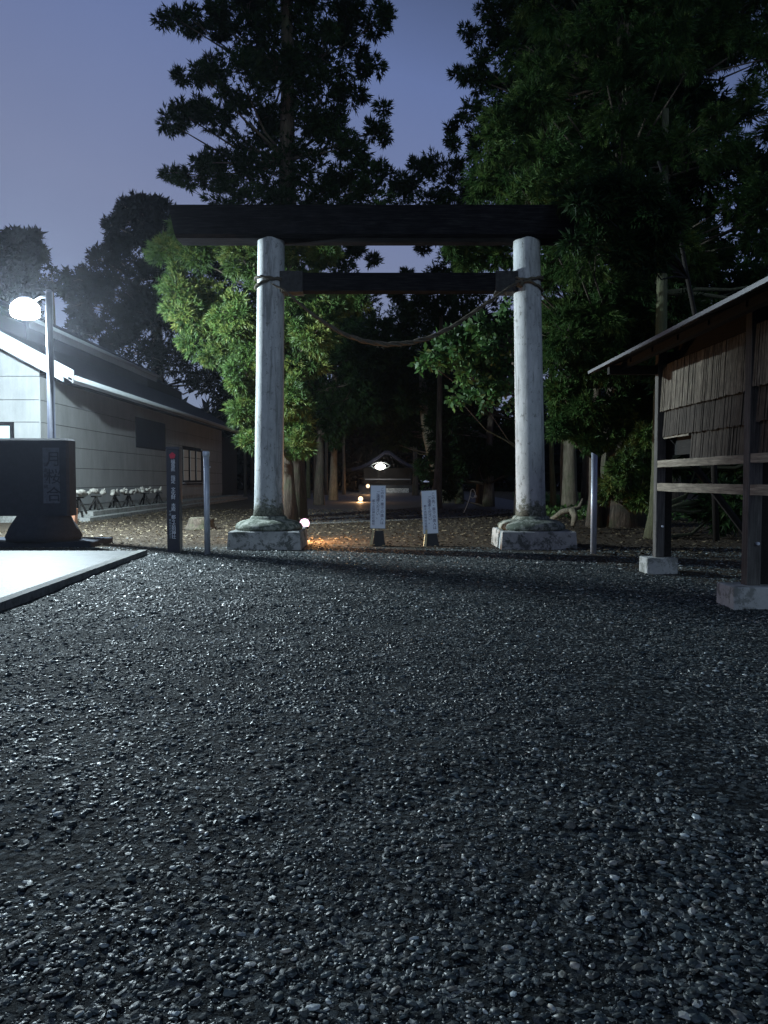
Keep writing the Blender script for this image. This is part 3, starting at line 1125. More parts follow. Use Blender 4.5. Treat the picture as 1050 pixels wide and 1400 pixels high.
# ------------------------------------------------------------------ floodlight on the left plinth
fl = thing('floodlight', 'small lit pinkish floodlight standing at the left plinth corner', 'floodlight', (-1.80, 19.25, 0))
fp = at(416, 718, 19.2)
link('stake', MB().tube([(fp.x, 19.28, 0), (fp.x, 19.28, fp.z - .08)], .018, 8), M['frame'], fl)
link('bracket', MB().box(fp.x - .10, fp.x + .10, 19.27, 19.30, fp.z - .10, fp.z - .085), M['frame'], fl)
link('housing', MB().box(fp.x - .10, fp.x + .10, 19.22, 19.34, fp.z - .08, fp.z - .04, .01), M['frame'], fl)
link('lamp_glass', MB().lathe((fp.x, 19.28, fp.z - .037), [(.09, 0), (.115, .03), (.125, .10), (.09, .17), (.02, .20)], 16), M['flood_glass'], fl, True)
lamp('floodlight_light', 'POINT', (fp.x + .05, 19.45, fp.z + .05), (1.0, .52, .22), FLOOD_POWER, fl, .06)

# ------------------------------------------------------------------ stump, roots
st_ = thing('tree_stump', 'low dark cut tree stump on the ground left of the gate', 'stump', (-5.85, 24.6, 0))
link('trunk_base', MB().lathe((-5.85, 24.6, -.02), [(.56, 0), (.46, .08), (.40, .22), (.39, .36), (.34, .38)], 18, .25), M['bark'], st_, True)
link('cut_top', MB().lathe((-5.85, 24.6, .355), [(.34, 0), (.33, .02)], 18, .2), M['stump'], st_)
rt = thing('dead_root', 'gnarled dead root standing right behind the right pillar plinth', 'root', (5.2, 25.5, 0))
ra = MB()
b0 = at(786, 716, 24)
for pts, r in (([at(752, 712, 24.4), at(768, 700, 24.2), at(782, 697, 24)], [.07, .09, .10]), ([at(782, 697, 24), at(786, 706, 23.8), at(783, 719, 23.7)], [.12, .10, .07]), ([at(782, 697, 24), at(792, 694, 24.2), at(797, 682, 24.3)], [.09, .07, .03])):
    ra.tube(pts, r, 8, wob=.3)
link('root_wood', ra, M['bark_pale'], rt, True)

# pale hooked rod
hk = thing('hooked_rod', 'thin pale hooked rod stuck in the ground beyond the notices', 'rod', at(635, 700, 33))
q = [at(a, b, 33) for a, b in ((634, 701), (638, 692), (641, 684), (643, 677), (644, 670), (647, 668), (650, 674), (650, 679), (646, 681), (642, 678))]
link('rod', MB().tube(resample(q, 24), .018, 6), M['pale_wire'], hk, True)
link('tip', MB().lathe((q[7].x, 33, q[7].z - .05), [(.02, 0), (.06, .03), (.06, .09), (.02, .12)], 8), M['pale_wire'], hk, True)

# ------------------------------------------------------------------ shrine hall at the left (long building)
hall = thing('shrine_office', 'long pale board-clad hall with lit white eaves at the left', 'building', (-18, 44, 0))
WX, Y0, Y1 = -12.55, 28.2, 59.7
EX, EY0, EY1, EZ = -10.95, 27.25, 59.3, 5.02
SL = .534
joints = [.55, 1.25, 2.05, 2.88, 3.69, 4.5, 5.35]
# core behind the boards
core = MB()
core.prism([(WX - .05, .2), (WX - .05, 5.60), (-15.6, 7.20), (-15.6, 8.3), (-18, 9.6), (-20.4, 8.3), (-20.4, 7.20), (-23.45, 5.60), (-23.45, .2)], 'y', Y0 + .05, Y1)
link('wall_core', core, M['frame'], hall)
link('foundation', MB().box(-23.4, WX - .02, Y0 + .02, Y1 - .02, 0, .545), M['kerb'], hall)
wy0, wy1, wz0, wz1 = 48.0, 53.2, 1.45, 3.5
for k in range(len(joints) - 1):
    a, b = joints[k], joints[k + 1] - .022
    dx = random.uniform(0, .012)
    # side wall courses, each of them parted where the window comes
    runs = [(Y0 + .002, Y1)]
    if b > wz0 and a < wz1:
        runs = [(Y0 + .002, wy0), (wy1, Y1)]
    for u, v in runs:
        cuts = [u] + [c for c in (34.1, 40.3, 46.2, 54.9) if u + 1 < c < v - 1] + [v]
        for c0, c1 in zip(cuts, cuts[1:]):
            link('wall_board', MB().box(WX - .05, WX + dx, c0, c1 - .006, a, b), M['wall'], hall)
    for u, v in (((-23.4, -20.0), (-20.0, -16.2), (-16.2, WX - .002))):
        if k == 3 or k == 2:
            if u == -16.2:
                v1 = at(17, 577, Y0).x
                link('wall_board', MB().box(v1 + .06, v, Y0 - dx, Y0 + .05, a, b), M['wall'], hall)
                continue
        link('wall_board', MB().box(u, v - .006, Y0 - dx, Y0 + .05, a, b), M['wall'], hall)
# pediment above the courses
link('gable_board', MB().prism([(WX - .004, 5.35), (WX - .004, 5.60), (-15.6, 7.22), (-20.4, 7.22), (-23.4, 5.60), (-23.4, 5.35)], 'y', Y0 - .005, Y0 + .045), M['wall'], hall)
link('corner_board', MB().box(WX - .02, WX + .02, Y0 - .02, Y0 + .02, .55, 5.3), M['wall'], hall)
# front window in the gable
fx = at(17, 577, Y0).x
fw = link('window', MB().box(-16.1, fx, Y0 - .01, Y0 + .03, 2.1, 3.66), M['frame'], hall)
link('pane', MB().box(-16.0, fx - .10, Y0 - .02, Y0 - .012, 2.2, 3.54), M['teal_pane'], fw)
# side window of three sashes
fw = link('window', MB().box(WX - .04, WX + .03, wy0, wy1, wz0 - .05, wz1 + .05), M['frame'], hall)
for k in range(3):
    u = wy0 + .12 + k * 1.68
    link('pane', MB().box(WX + .034, WX + .045, u, u + 1.18, wz0 + .07, wz1 - .06), M['curtain'], fw)
    gb = MB()
    for zz in (2.12, 2.95):
        gb.box(WX + .046, WX + .055, u, u + 1.18, zz, zz + .035)
    link('glazing_bar', gb, M['frame'], fw)
link('window_sill', MB().box(WX + .02, WX + .14, wy0 - .1, wy1 + .1, wz0 - .13, wz0 - .06), M['grey_trim'], fw)
v_ = link('window', MB().box(WX - .03, WX + .035, 39.0, 44.2, 3.2, 4.75), M['frame'], hall)
link('pane', MB().box(WX + .036, WX + .04, 39.1, 41.55, 3.28, 4.68), M['dark_pane'], v_)
link('pane', MB().box(WX + .036, WX + .04, 41.65, 44.1, 3.28, 4.68), M['dark_pane'], v_)
# roofs
def roof_prism(x_e, z_e, x_r, th, y0, y1, sl=SL):
    zr = z_e + (x_e - x_r) * sl
    return MB().prism([(x_e, z_e), (x_e, z_e + th), (x_r, zr + th), (x_r, zr)], 'y', y0, y1)
link('roof', roof_prism(EX - .05, EZ + .13, -15.3, .14, EY0 + .16, EY1), M['roof_metal'], hall)
link('roof', MB().prism([(-25.05, EZ + .13), (-25.05, EZ + .27), (-20.7, 7.60), (-20.7, 7.46)], 'y', EY0 + .16, EY1), M['roof_metal'], hall)
link('eave_fascia', MB().box(EX - .10, EX - .045, EY0 + .16, EY1, EZ - .02, EZ + .12), M['grey_trim'], hall)
link('gutter', MB().tube([(EX + .02, EY0 + .1, EZ + .16), (EX + .02, EY1 + .05, EZ + .14)], .085, 10), M['white_trim'], hall, True)
link('soffit', MB().prism([(EX - .11, EZ + .02), (EX - .11, EZ + .06), (WX, EZ + .92), (WX, EZ + .86)], 'y', EY0 + .2, EY1 - .02), M['grey_trim'], hall)
# bargeboards on the near gable, stepped back one under another
for (lo, hi, dy) in ((.10, .42, 0.0), (.0, .09, .07), (-.19, -.01, .13)):
    xa = EX + .02 - dy * 3.2
    za = EZ - (xa - EX) * 0
    def pz(x, off):
        return EZ + (EX - x) * SL + off
    pr = MB().prism([(xa, pz(xa, lo)), (xa, pz(xa, hi)), (-18, pz(-18, hi)), (-18, pz(-18, lo))], 'y', EY0 + dy, EY0 + dy + .08)
    if lo == -.19:
        pr = MB().prism([(xa, pz(xa, lo)), (xa, pz(xa, hi)), (-15.5, pz(-15.5, hi)), (-15.5, pz(-15.5, lo))], 'y', EY0 + dy, EY0 + dy + .08)
    link('bargeboard', pr, M['white_trim'], hall)
# upper tier
UX, UZ, UY0, UY1 = -15.0, at(145, 482, 41).z, 33.0, 51.4
UZ = 8.30
link('upper_wall', MB().prism([(-15.55, 7.25), (-15.55, 8.45), (-18, 9.7), (-20.45, 8.45), (-20.45, 7.25)], 'y', UY0 + .8, UY1 - .5), M['roof_metal'], hall)
link('upper_roof', MB().prism([(UX - .03, UZ + .12), (UX - .03, UZ + .24), (-18, 10.05), (-18, 9.9)], 'y', UY0, UY1), M['roof_metal'], hall)
link('upper_roof', MB().prism([(-20.97, UZ + .12), (-20.97, UZ + .24), (-18.005, 10.05), (-18.005, 9.9)], 'y', UY0, UY1), M['roof_metal'], hall)
link('upper_fascia', MB().box(UX - .08, UX - .02, UY0, UY1 - .2, UZ - .28, UZ + .11), M['grey_trim'], hall)
link('upper_gutter', MB().tube([(UX + .04, UY0, UZ + .10), (UX + .04, UY1, UZ + .10)], .075, 10), M['white_trim'], hall, True)
# porch recess at the far end
link('porch_wall', MB().box(-12.9, -12.6, Y1 + .1, 66, .2, 4.9), M['dark_wood'], hall)
for yy in (61.5, 64.5):
    link('porch_post', MB().box(-11.2, -11.0, yy, yy + .2, .2, 4.9), M['dark_wood'], hall)
# low deck and steps along the wall
link('deck', MB().box(WX + .06, -11.35, 30.0, 62.0, .02, .34, .01), M['kerb'], hall)
link('deck_step', MB().box(-11.345, -10.95, 28.6, 62.0, .0, .16, .01), M['kerb'], hall)

# logs on trestles beside the wall
def trestle(y, label):
    t = thing('log_trestle', label, 'trestle', (-11.75, y, .34), 'dark trestles carrying the pale logs')
    for dx in (-1, 1):
        mb = MB().tube([(-11.75 + dx * .17, y - .28, .34), (-11.75, y, .88)], .04, 6)
        link('leg', mb, M['dark_wood'], t)
        mb = MB().tube([(-11.75 + dx * .17, y + .28, .34), (-11.75, y, .88)], .04, 6)
        link('leg', mb, M['dark_wood'], t)
    link('crossbar', MB().box(-11.95, -11.55, y - .05, y + .05, .86, .92), M['dark_wood'], t)


ys_t = [29.6, 31.4, 33.6, 35.4, 37.8, 40.0]
words_ = ['nearest the monument', 'second from the monument', 'third from the monument', 'fourth from the monument', 'fifth, near the black post', 'last, behind the black post']
for y, wd in zip(ys_t, words_):
    trestle(y, 'dark A-frame trestle under the pale logs, ' + wd)
for k in range(26):
    y = 29.0 + k * .44 + random.uniform(-.1, .1)
    mb = MB()
    p = Vector((-11.75 + random.uniform(-.12, .12), y, 1.0 + random.uniform(-.02, .09)))
    L = random.uniform(.35, .7)
    d = Vector((random.uniform(-.3, .3), 1, random.uniform(-.35, .35))).normalized()
    mb.tube([p - d * L / 2, p - d * L * .2 + Vector((.03, 0, .03)), p + d * L * .2, p + d * L / 2], [.06, .09, .08, .045], 7, wob=.5)
    s_ = Vector((random.uniform(-.1, .2), random.uniform(-.1, .2), random.uniform(.08, .2)))
    mb.tube([p, p + s_ * .6, p + s_], [.05, .04, .02], 5, wob=.4)
    o = link('bleached_log', mb, M['log'], None, True)
    tag(o, 'short pale gnarled log lying on the trestles along the hall wall', 'log', 'pale logs on the trestles')
pb = thing('clay_planter', 'small orange clay planter beside the monument at the wall', 'planter', (at(99, 712, 27.6).x, 27.6, 0))
cxx = at(99.5, 700, 27.6).x
link('pot', MB().frustum((cxx, 27.6), .22, .24, .27, .28, 0, .55, .02), M['clay'], pb)
link('soil', MB().box(cxx - .10, cxx + .10, 27.5, 27.7, .54, .575, .01), M['rubber'], pb)

# ------------------------------------------------------------------ open shed at the right
shed = thing('open_shed', 'open timber shed with split-shake panels at the right edge', 'shed', (5.3, 9.5, 0))
for (x, y, s, w) in ((at(903, 760, 13.0).x, 13.1, .28, .15), (4.62, 9.65, .34, .17), (4.50, 6.3, .34, .17)):
    ft_ = MB().box(x - s + .02, x + s - .02, y - s * .75, y + s * .75, -.02, .27 if y > 12 else .27, .012)
    link('footing', ft_, M['footing'], shed)
    p_ = MB().box(x - w / 2, x + w / 2, y - w / 2, y + w / 2, .27, 3.75, .008)
    pp = link('post', p_, M['shed_wood'], shed)
    link('side_post', MB().box(x + w / 2 + .03, x + w / 2 + .15, y + .02, y + .12, .27, 3.75, .006), M['dark_wood'], shed)
    link('bolt', MB().tube([(x + .02, y - w / 2 - .02, .80), (x + .02, y - w / 2 - .06, .80)], .02, 8), M['galv'], shed)
PXP = 4.66
for (z0_, z1_, off) in ((at(960, 636, 11).z, at(960, 625, 11).z, 0), (at(960, 674, 11).z, at(960, 661.5, 11).z, 0)):
    for (ya, yb) in ((9.76, 13.0), (6.4, 9.53)):
        xo = PXP - .02 if ya > 9 else PXP - .10
        mb = MB()
        n = 12
        V, Fc = [], []
        for k in range(n + 1):
            y = ya + (yb - ya) * k / n
            jz = random.uniform(-.003, .003)
            for (dx, zz) in ((-.03, z0_ + jz), (.03, z0_ + jz), (.03, z1_ + jz), (-.03, z1_ + jz)):
                V.append((xo + dx, y, zz))
        for k in range(n):
            for j in range(4):
                m_ = (j + 1) % 4
                Fc.append((k * 4 + j, k * 4 + m_, (k + 1) * 4 + m_, (k + 1) * 4 + j))
        Fc += [(0, 1, 2, 3), (n * 4 + 3, n * 4 + 2, n * 4 + 1, n * 4)]
        mb.add(V, Fc)
        link('rail', mb, M['shed_rail'], shed)
# shake courses, upper laps over lower
def zrow(py_at907, py_at1014):
    return (at(907, py_at907, 12.9).z + at(1014, py_at1014, 9.9).z) / 2
zc1, zc2, zc3 = zrow(559, 538), zrow(598, 578), at(1014, 624, 9.9).z
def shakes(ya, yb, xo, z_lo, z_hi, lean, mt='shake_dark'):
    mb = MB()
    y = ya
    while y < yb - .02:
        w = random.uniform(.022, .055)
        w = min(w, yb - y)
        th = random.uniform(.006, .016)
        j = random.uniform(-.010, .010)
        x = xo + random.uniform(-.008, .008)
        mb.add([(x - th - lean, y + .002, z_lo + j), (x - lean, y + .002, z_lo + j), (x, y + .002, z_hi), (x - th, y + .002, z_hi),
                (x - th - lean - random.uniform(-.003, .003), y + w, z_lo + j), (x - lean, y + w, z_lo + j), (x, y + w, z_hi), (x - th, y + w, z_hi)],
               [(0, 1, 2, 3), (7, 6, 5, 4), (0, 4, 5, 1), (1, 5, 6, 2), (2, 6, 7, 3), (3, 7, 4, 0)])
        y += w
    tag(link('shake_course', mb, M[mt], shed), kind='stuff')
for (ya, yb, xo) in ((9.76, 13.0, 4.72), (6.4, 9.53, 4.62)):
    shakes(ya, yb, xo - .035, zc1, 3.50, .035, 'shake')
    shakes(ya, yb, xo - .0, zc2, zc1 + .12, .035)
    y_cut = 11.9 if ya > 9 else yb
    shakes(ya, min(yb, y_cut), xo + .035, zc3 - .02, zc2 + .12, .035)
# batten under the second course where the third is missing
link('batten', MB().box(4.70, 4.74, 11.92, 13.0, zc2 - .035, zc2 + .03), M['shed_rail'], shed)
# roof
EXX, EZZ = 3.73, 3.50
for k in range(17):
    ya = 5.0 + k * .53
    dz = random.uniform(-.006, .006)
    link('roof_board', MB().prism([(EXX + random.uniform(-.015, .015), EZZ + dz), (EXX, EZZ + .045 + dz), (7.2, EZZ + 3.47 * .36 + .05 + dz), (7.2, EZZ + 3.47 * .36 + dz)], 'y', ya, ya + .525), M['roof_bark'], shed)
link('roof_board', MB().prism([(7.21, EZZ + 1.25), (7.21, EZZ + 1.30), (9.6, EZZ + .3), (9.6, EZZ + .25)], 'y', 5.0, 14.0), M['roof_bark'], shed)
link('drip_edge', MB().box(EXX - .03, EXX - .005, 5.0, 14.05, EZZ + .005, EZZ + .055), M['grey_trim'], shed)
link('eave_beam', MB().box(4.02, 4.12, 5.1, 13.9, EZZ - .03, EZZ + .08), M['dark_wood'], shed)
link('tie_beam', MB().box(3.80, 4.62, 13.06, 13.18, at(850, 507, 13.1).z - .06, at(850, 500, 13.1).z), M['dark_wood'], shed)
link('wall_plate', MB().box(4.56, 4.72, 5.1, 13.9, 3.76, 3.86), M['dark_wood'], shed)
for k in range(9):
    y = 5.6 + k * 1.0
    r_ = MB()
    r_.add([(4.0, y, EZZ + .065), (4.0, y + .05, EZZ + .065), (7.1, y + .05, EZZ + 1.19), (7.1, y, EZZ + 1.19), (4.0, y, EZZ + .0), (4.0, y + .05, EZZ + .0), (7.1, y + .05, EZZ + 1.12), (7.1, y, EZZ + 1.12)],
           [(0, 1, 2, 3), (7, 6, 5, 4), (0, 4, 5, 1), (1, 5, 6, 2), (2, 6, 7, 3), (3, 7, 4, 0)])
    link('rafter', r_, M['dark_wood'], shed)
for y in (12.9, 9.6):
    link('brace', MB().tube([(4.82, y, 2.3), (6.6, y + .05, .05)], .06, 6), M['dark_wood'], shed)
    link('back_post', MB().box(7.0, 7.16, y, y + .16, 0, 4.6), M['dark_wood'], shed)
link('backing_board', MB().box(4.86, 4.90, 6.4, 13.0, 2.0, 3.9), M['dark_wood'], shed)

# ------------------------------------------------------------------ far hall and lamps down the approach
fh = thing('far_hall', 'small distant shrine hall with a lit lamp at the end of the approach', 'building', (0.6, 92, 0))
ctr = at(529, 650, 92)
X = ctr.x
def H(py):
    return at(525, py, 92).z
link('hall_base', MB().box(X - 3.4, X + 3.6, 92, 98, 0, .9, .04), M['rubber'], fh)
link('front_step', MB().box(X - 1.2, X + 2.6, 91.2, 91.95, 0, .5, .03), M['footing'], fh)
link('hall_wall', MB().box(X - 2.8, X + 3.0, 93.5, 97.5, .9, H(640)), M['dark_wood'], fh)
rf = MB()
ez, rz = H(640), H(617)
prof_ = []
for k in range(9):
    f = k / 8
    prof_.append((X - 4.2 + 3.9 * f, ez + (rz - ez) * f ** 1.6))
right = [(X - .0 + (X - .3 - a) + .3, b) for a, b in reversed(prof_)]
poly = prof_ + right
low = [(a, b - .35) for a, b in reversed(poly)]
rf.prism(poly + low, 'y', 90.2, 98.5)
link('hall_roof', rf, M['hall_roof'], fh)
for dx in (-2.6, -1.0, 1.2, 2.8):
    link('porch_post', MB().box(X + dx - .12, X + dx + .12, 91.6, 91.85, .9, H(641)), M['dark_wood'], fh)
link('porch_rail', MB().box(X - 2.6, X + 2.8, 91.5, 91.6, H(656), H(656) + .12), M['grey_trim'], fh)
dl = thing('hanging_lamp', 'bright white lamp with curved rims under the far hall roof', 'lamp', at(520, 638, 90))
c = at(520, 638, 90)
link('lamp_glass', MB().lathe((c.x, 90, c.z - .35), [(.08, 0), (.40, .12), (.62, .35), (.40, .58), (.08, .7)], 16), M['hall_glass'], dl, True)
for s in (-1, 1):
    pts = [Vector((c.x + 1.15 * t_, 90, c.z + s * .42 * (1 - t_ * t_) + .1)) for t_ in np.linspace(-1, 1, 15)]
    link('rim', MB().tube(pts, .05, 6), M['white_trim'], dl, True)
lamp('hanging_lamp_light', 'POINT', (c.x, 89.0, c.z), (1.0, .93, .80), 25, dl, .15)
for (px, py, Y, r, label, pw) in ((493, 682, 54, .17, 'low warm ground lamp beside the approach, the nearer and larger one', 260), (503, 664.5, 80, .19, 'small warm lamp on a stand further up the approach', 120)):
    c = at(px, py, Y)
    g_ = thing('ground_lamp', label, 'lamp', (c.x, Y, 0), 'warm lamps along the approach')
    link('stake', MB().tube([(c.x, Y, 0), (c.x, Y, c.z - r * .8)], .03, 8), M['frame'], g_)
    link('lamp_glass', MB().lathe((c.x, Y, c.z - r), [(r * .3, 0), (r * .85, r * .4), (r, r), (r * .85, r * 1.6), (r * .3, 2 * r)], 14), M['warm_glass'], g_, True)
    link('lamp_cap', MB().lathe((c.x, Y, c.z + r), [(r * 1.1, 0), (r * .9, .04), (r * .2, .10)], 14), M['frame'], g_, True)
    lamp('ground_lamp_light', 'POINT', (c.x, Y - .45, c.z), (1.0, .55, .24), pw, g_, .08)

# ------------------------------------------------------------------ trees
GRP = 'trees round the shrine approach'
def trunk_pts(px, base_y, top_y, Y, lean=0.0, n=8):
    b = at(px, base_y, Y)
    b.z = -.1
    t = at(px + lean, top_y, Y)
    return [b.lerp(t, k / (n - 1)) + Vector((random.uniform(-.05, .05), 0, 0)) for k in range(n)]
def taper(r0, r1, n=8, flare=1.5):
    return [r0 * (flare if k == 0 else (1 + (flare - 1) * .3 if k == 1 else 1)) + (r1 - r0) * k / (n - 1) for k in range(n)]

# 1. lit cedar left of centre, close behind the gate
b1 = px_blobs([(232, 345, 24), (262, 325, 26), (300, 318, 30), (330, 350, 30), (268, 352, 22),
               (250, 402, 24), (262, 432, 24), (285, 410, 28), (272, 468, 20), (305, 450, 30), (300, 482, 18), (325, 430, 28), (345, 470, 30), (335, 510, 22),
               (352, 545, 30), (342, 585, 20), (345, 605, 12), (335, 560, 16), (372, 400, 32), (385, 450, 30), (400, 500, 28), (398, 545, 28), (385, 590, 22),
               (408, 610, 14), (412, 580, 16), (425, 460, 24), (440, 425, 20), (410, 425, 22), (465, 415, 14), (492, 410, 12), (410, 350, 26), (440, 345, 18), (425, 385, 16)], 27.0, .9)
tp = trunk_pts(392, 690, 345, 28.6, -6)
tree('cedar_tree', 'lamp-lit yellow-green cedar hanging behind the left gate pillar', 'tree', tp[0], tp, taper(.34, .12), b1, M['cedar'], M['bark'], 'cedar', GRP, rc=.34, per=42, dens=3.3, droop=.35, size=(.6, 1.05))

# 2. tall dark cedar rising over the gate
b2 = px_blobs([(222, 30, 9), (240, 25, 11), (265, 30, 14), (290, 22, 18), (250, 102, 8), (243, 110, 6), (232, 168, 13), (248, 155, 13), (270, 150, 14), (275, 100, 12), (295, 95, 16),
               (232, 235, 10), (262, 245, 12), (274, 222, 12), (290, 240, 18), (530, 25, 10), (512, 35, 12), (522, 12, 8), (515, 88, 9), (498, 92, 10), (524, 150, 9), (527, 185, 8), (508, 180, 14), (528, 243, 9), (500, 235, 22),
               (330, 10, 40), (385, 0, 48), (440, 10, 45), (480, 45, 26), (340, 60, 38), (395, 60, 44), (445, 75, 36), (330, 110, 34), (385, 120, 42), (440, 130, 38), (480, 130, 18), (300, 165, 26), (345, 170, 38), (400, 185, 44), (450, 190, 34), (485, 200, 20),
               (320, 225, 32), (370, 240, 42), (425, 250, 42), (470, 255, 34), (310, 275, 24), (360, 290, 34), (510, 275, 22), (450, 310, 34), (345, -50, 45), (420, -60, 50), (470, -20, 30)], 31, 1.6)
tp = trunk_pts(398, 683, -160, 31.5, -8)
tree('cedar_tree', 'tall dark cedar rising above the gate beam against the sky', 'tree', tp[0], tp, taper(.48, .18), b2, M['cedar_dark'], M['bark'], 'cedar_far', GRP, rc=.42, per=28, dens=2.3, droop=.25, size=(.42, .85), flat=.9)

# 3. slim dark tree right of the sky gap
b3 = px_blobs([(635, 42, 6), (650, 50, 8), (665, 15, 12), (672, 45, 12), (628, 100, 7), (640, 105, 9), (655, 85, 10), (655, 110, 12), (612, 175, 7), (618, 190, 6), (632, 165, 7), (645, 150, 12), (650, 185, 10), (625, 200, 8),
               (690, 30, 22), (700, 80, 28), (690, 130, 28), (680, 180, 26), (660, 215, 20), (700, 230, 34), (730, 150, 40), (730, 60, 36), (680, 270, 28), (720, 0, 40), (655, 250, 18)], 33, 1.4)
tp = trunk_pts(722, 690, -100, 33.5, 6)
tree('cypress_tree', 'black-silhouetted conifer with ragged tips right of the sky gap', 'tree', tp[0], tp, taper(.42, .16), b3, M['cedar_dark'], M['bark'], 'cedar_far', GRP, rc=.38, per=24, dens=2.8, droop=.25, size=(.45, .8), flat=.9)

# 4. rounded tree in the middle behind the beam
b4 = px_blobs([(575, 235, 16), (562, 252, 16), (598, 225, 18), (550, 270, 16), (615, 245, 24), (580, 275, 26), (620, 290, 28), (606, 315, 20), (640, 330, 30), (615, 360, 20), (630, 390, 36), (590, 400, 22), (485, 300, 20), (462, 345, 24), (460, 390, 28),
               (495, 415, 20), (575, 425, 20), (515, 450, 14), (575, 460, 30), (545, 480, 30), (500, 470, 34), (460, 450, 34), (640, 460, 40), (545, 405, 10), (508, 356, 6), (556, 376, 5), (578, 340, 6)], 42, 2)
tp = trunk_pts(598, 680, 430, 42, 6)
tree('broadleaf_tree', 'dark rounded tree in the middle seen between the gate beams', 'tree', tp[0], tp, taper(.22, .10), b4, M['cedar_dark'], M['bark'], 'cedar_far', GRP, rb=0, rc=.75, per=26, dens=3.0, droop=.1, size=(.6, 1.0))

# 5. big overhanging cedar on the right
l5 = []
rr5 = random.Random(5)
for _ in range(120):
    px = rr5.uniform(690, 1080)
    py = rr5.uniform(-60, 470)
    if px > 985 and py > 40 and rr5.random() < .75:
        continue
    if px < 700 + abs(py - 200) * .12:
        continue
    l5.append((px, py, rr5.uniform(24, 42), rr5.uniform(20.5, 27)))
l5 += [(665, 205, 22, 21), (690, 240, 26, 20.5), (720, 265, 24, 20), (740, 215, 30, 20.5), (700, 170, 26, 21.5), (735, 140, 26, 22), (655, 245, 18, 21.5), (780, 250, 26, 20), (640, 350, 14, 21), (665, 345, 16, 21), (690, 350, 16, 21), (625, 345, 10, 21),
       (1000, 60, 16), (1020, 130, 14), (985, 150, 14), (1010, 210, 14), (1035, 245, 12), (1040, 60, 12), (1045, 330, 20), (1000, 280, 16)]
b5 = px_blobs(l5, 23, .5)
tp = trunk_pts(850, 705, -140, 26, 12)
tree('cedar_tree', 'huge dark cedar overhanging the right half of the gate', 'tree', tp[0], tp, taper(.6, .3), b5, M['cedar_mid'], M['bark'], 'droop', GRP, rc=.46, per=32, dens=1.9, droop=.55, size=(.6, .95), rb=.06)
l5c = [(rr5.uniform(735, 985), rr5.uniform(-60, 420), rr5.uniform(26, 44), rr5.uniform(29, 34)) for _ in range(70)]
l5c += [(rr5.uniform(960, 1060), rr5.uniform(-40, 330), rr5.uniform(10, 18), 31) for _ in range(16)]
l5c += [(1000, 20, 20, 30), (990, 330, 24, 30), (1010, 380, 26, 30), (1050, 400, 30, 30), (1060, 340, 18, 30)]
b5c = px_blobs(l5c, 31, .5)
tp = trunk_pts(905, 690, -140, 33, 8)
tree('cedar_tree', 'black mass of an old cedar filling the upper right corner', 'tree', tp[0], tp, taper(.6, .3), b5c, M['cedar_dark'], M['bark'], 'cedar_far', GRP, rc=.9, per=16, dens=2.2, droop=.3, size=(.9, 1.4))
# boughs in front of the beam end belong to it in life, here a drooping neighbour
b5b = px_blobs([(770, 276, 9), (800, 282, 10), (822, 304, 12), (880, 300, 12), (842, 276, 12), (800, 265, 16), (840, 262, 20), (880, 270, 24), (815, 338, 8), (850, 340, 16), (890, 340, 24), (900, 300, 24), (780, 330, 8)], 17.2, .25)
tp = [at(980, 712, 19.5), at(975, 600, 19.2), at(960, 480, 18.8), at(940, 380, 18.4), at(925, 300, 18), at(900, 220, 17.8)]
tp[0].z = -.1
tree('cedar_sapling', 'slender dark conifer whose boughs hide the right end of the gate beam', 'tree', tp[0], tp, [.08, .07, .06, .05, .04, .03], b5b, M['cedar_dark'], M['dark_wood'], 'cedar', GRP, rc=.26, per=24, dens=3.2, droop=.4, size=(.7, 1.1), rb=.03)

# 6. broad-leaved sprays left of the right pillar
b6 = px_blobs([(580, 492, 9), (592, 480, 10), (610, 470, 10), (600, 500, 9), (625, 485, 11), (640, 462, 11), (655, 450, 10), (650, 490, 12), (670, 475, 12), (685, 450, 10), (690, 425, 8), (640, 515, 9), (622, 540, 8), (655, 530, 10), (680, 520, 12), (660, 550, 8), (690, 490, 10), (695, 550, 9), (640, 540, 7)], 20.8, .6)
tp = [at(716, 706, 22.5), at(716, 620, 22.4), at(712, 540, 22), at(700, 480, 21.6), at(690, 440, 21.3)]
tp[0].z = -.1
tree('maple_tree', 'bright-leaved young maple reaching left behind the right gate pillar', 'tree', tp[0], tp, [.14, .12, .10, .07, .04], b6, M['broad'], M['bark'], 'broad', GRP, rc=.22, per=13, dens=2.2, droop=.75, size=(.8, 1.25), rb=.025)

# 7. leafy mass right of the right pillar
b7 = px_blobs([(762, 430, 20), (790, 445, 26), (825, 455, 26), (860, 450, 26), (765, 480, 22), (800, 500, 28), (840, 500, 26), (870, 520, 22), (770, 540, 24), (800, 560, 22), (835, 550, 26), (790, 590, 20), (820, 595, 20), (858, 585, 26), (880, 560, 18), (768, 580, 14), (845, 410, 26), (800, 400, 26), (880, 410, 24)], 23.5, 1)
tp = trunk_pts(812, 716, 380, 25.5, 4)
tree('evergreen_tree', 'leafy green evergreen filling the gap between right pillar and shed', 'tree', tp[0], tp, taper(.2, .08), b7, M['cedar_mid'], M['bark'], 'cedar', GRP, rc=.34, per=28, dens=3.4, droop=.5, size=(.7, 1.1))
b7b = px_blobs([(850, 640, 18), (870, 620, 20), (885, 650, 18), (860, 668, 14), (878, 680, 14), (840, 660, 12), (832, 680, 9), (890, 600, 16)], 22.8, .4)
bs = thing('bush', 'low green bush at the foot of the trees beside the shed', 'bush', (at(862, 700, 22.8).x, 22.8, 0))
P, N, S, T = crown_points(b7b, rc=.26, per=30, dens=3.5, droop=.4, size=(.6, 1.0))
V, tt = foliage(P, N, S, 'cedar', T)
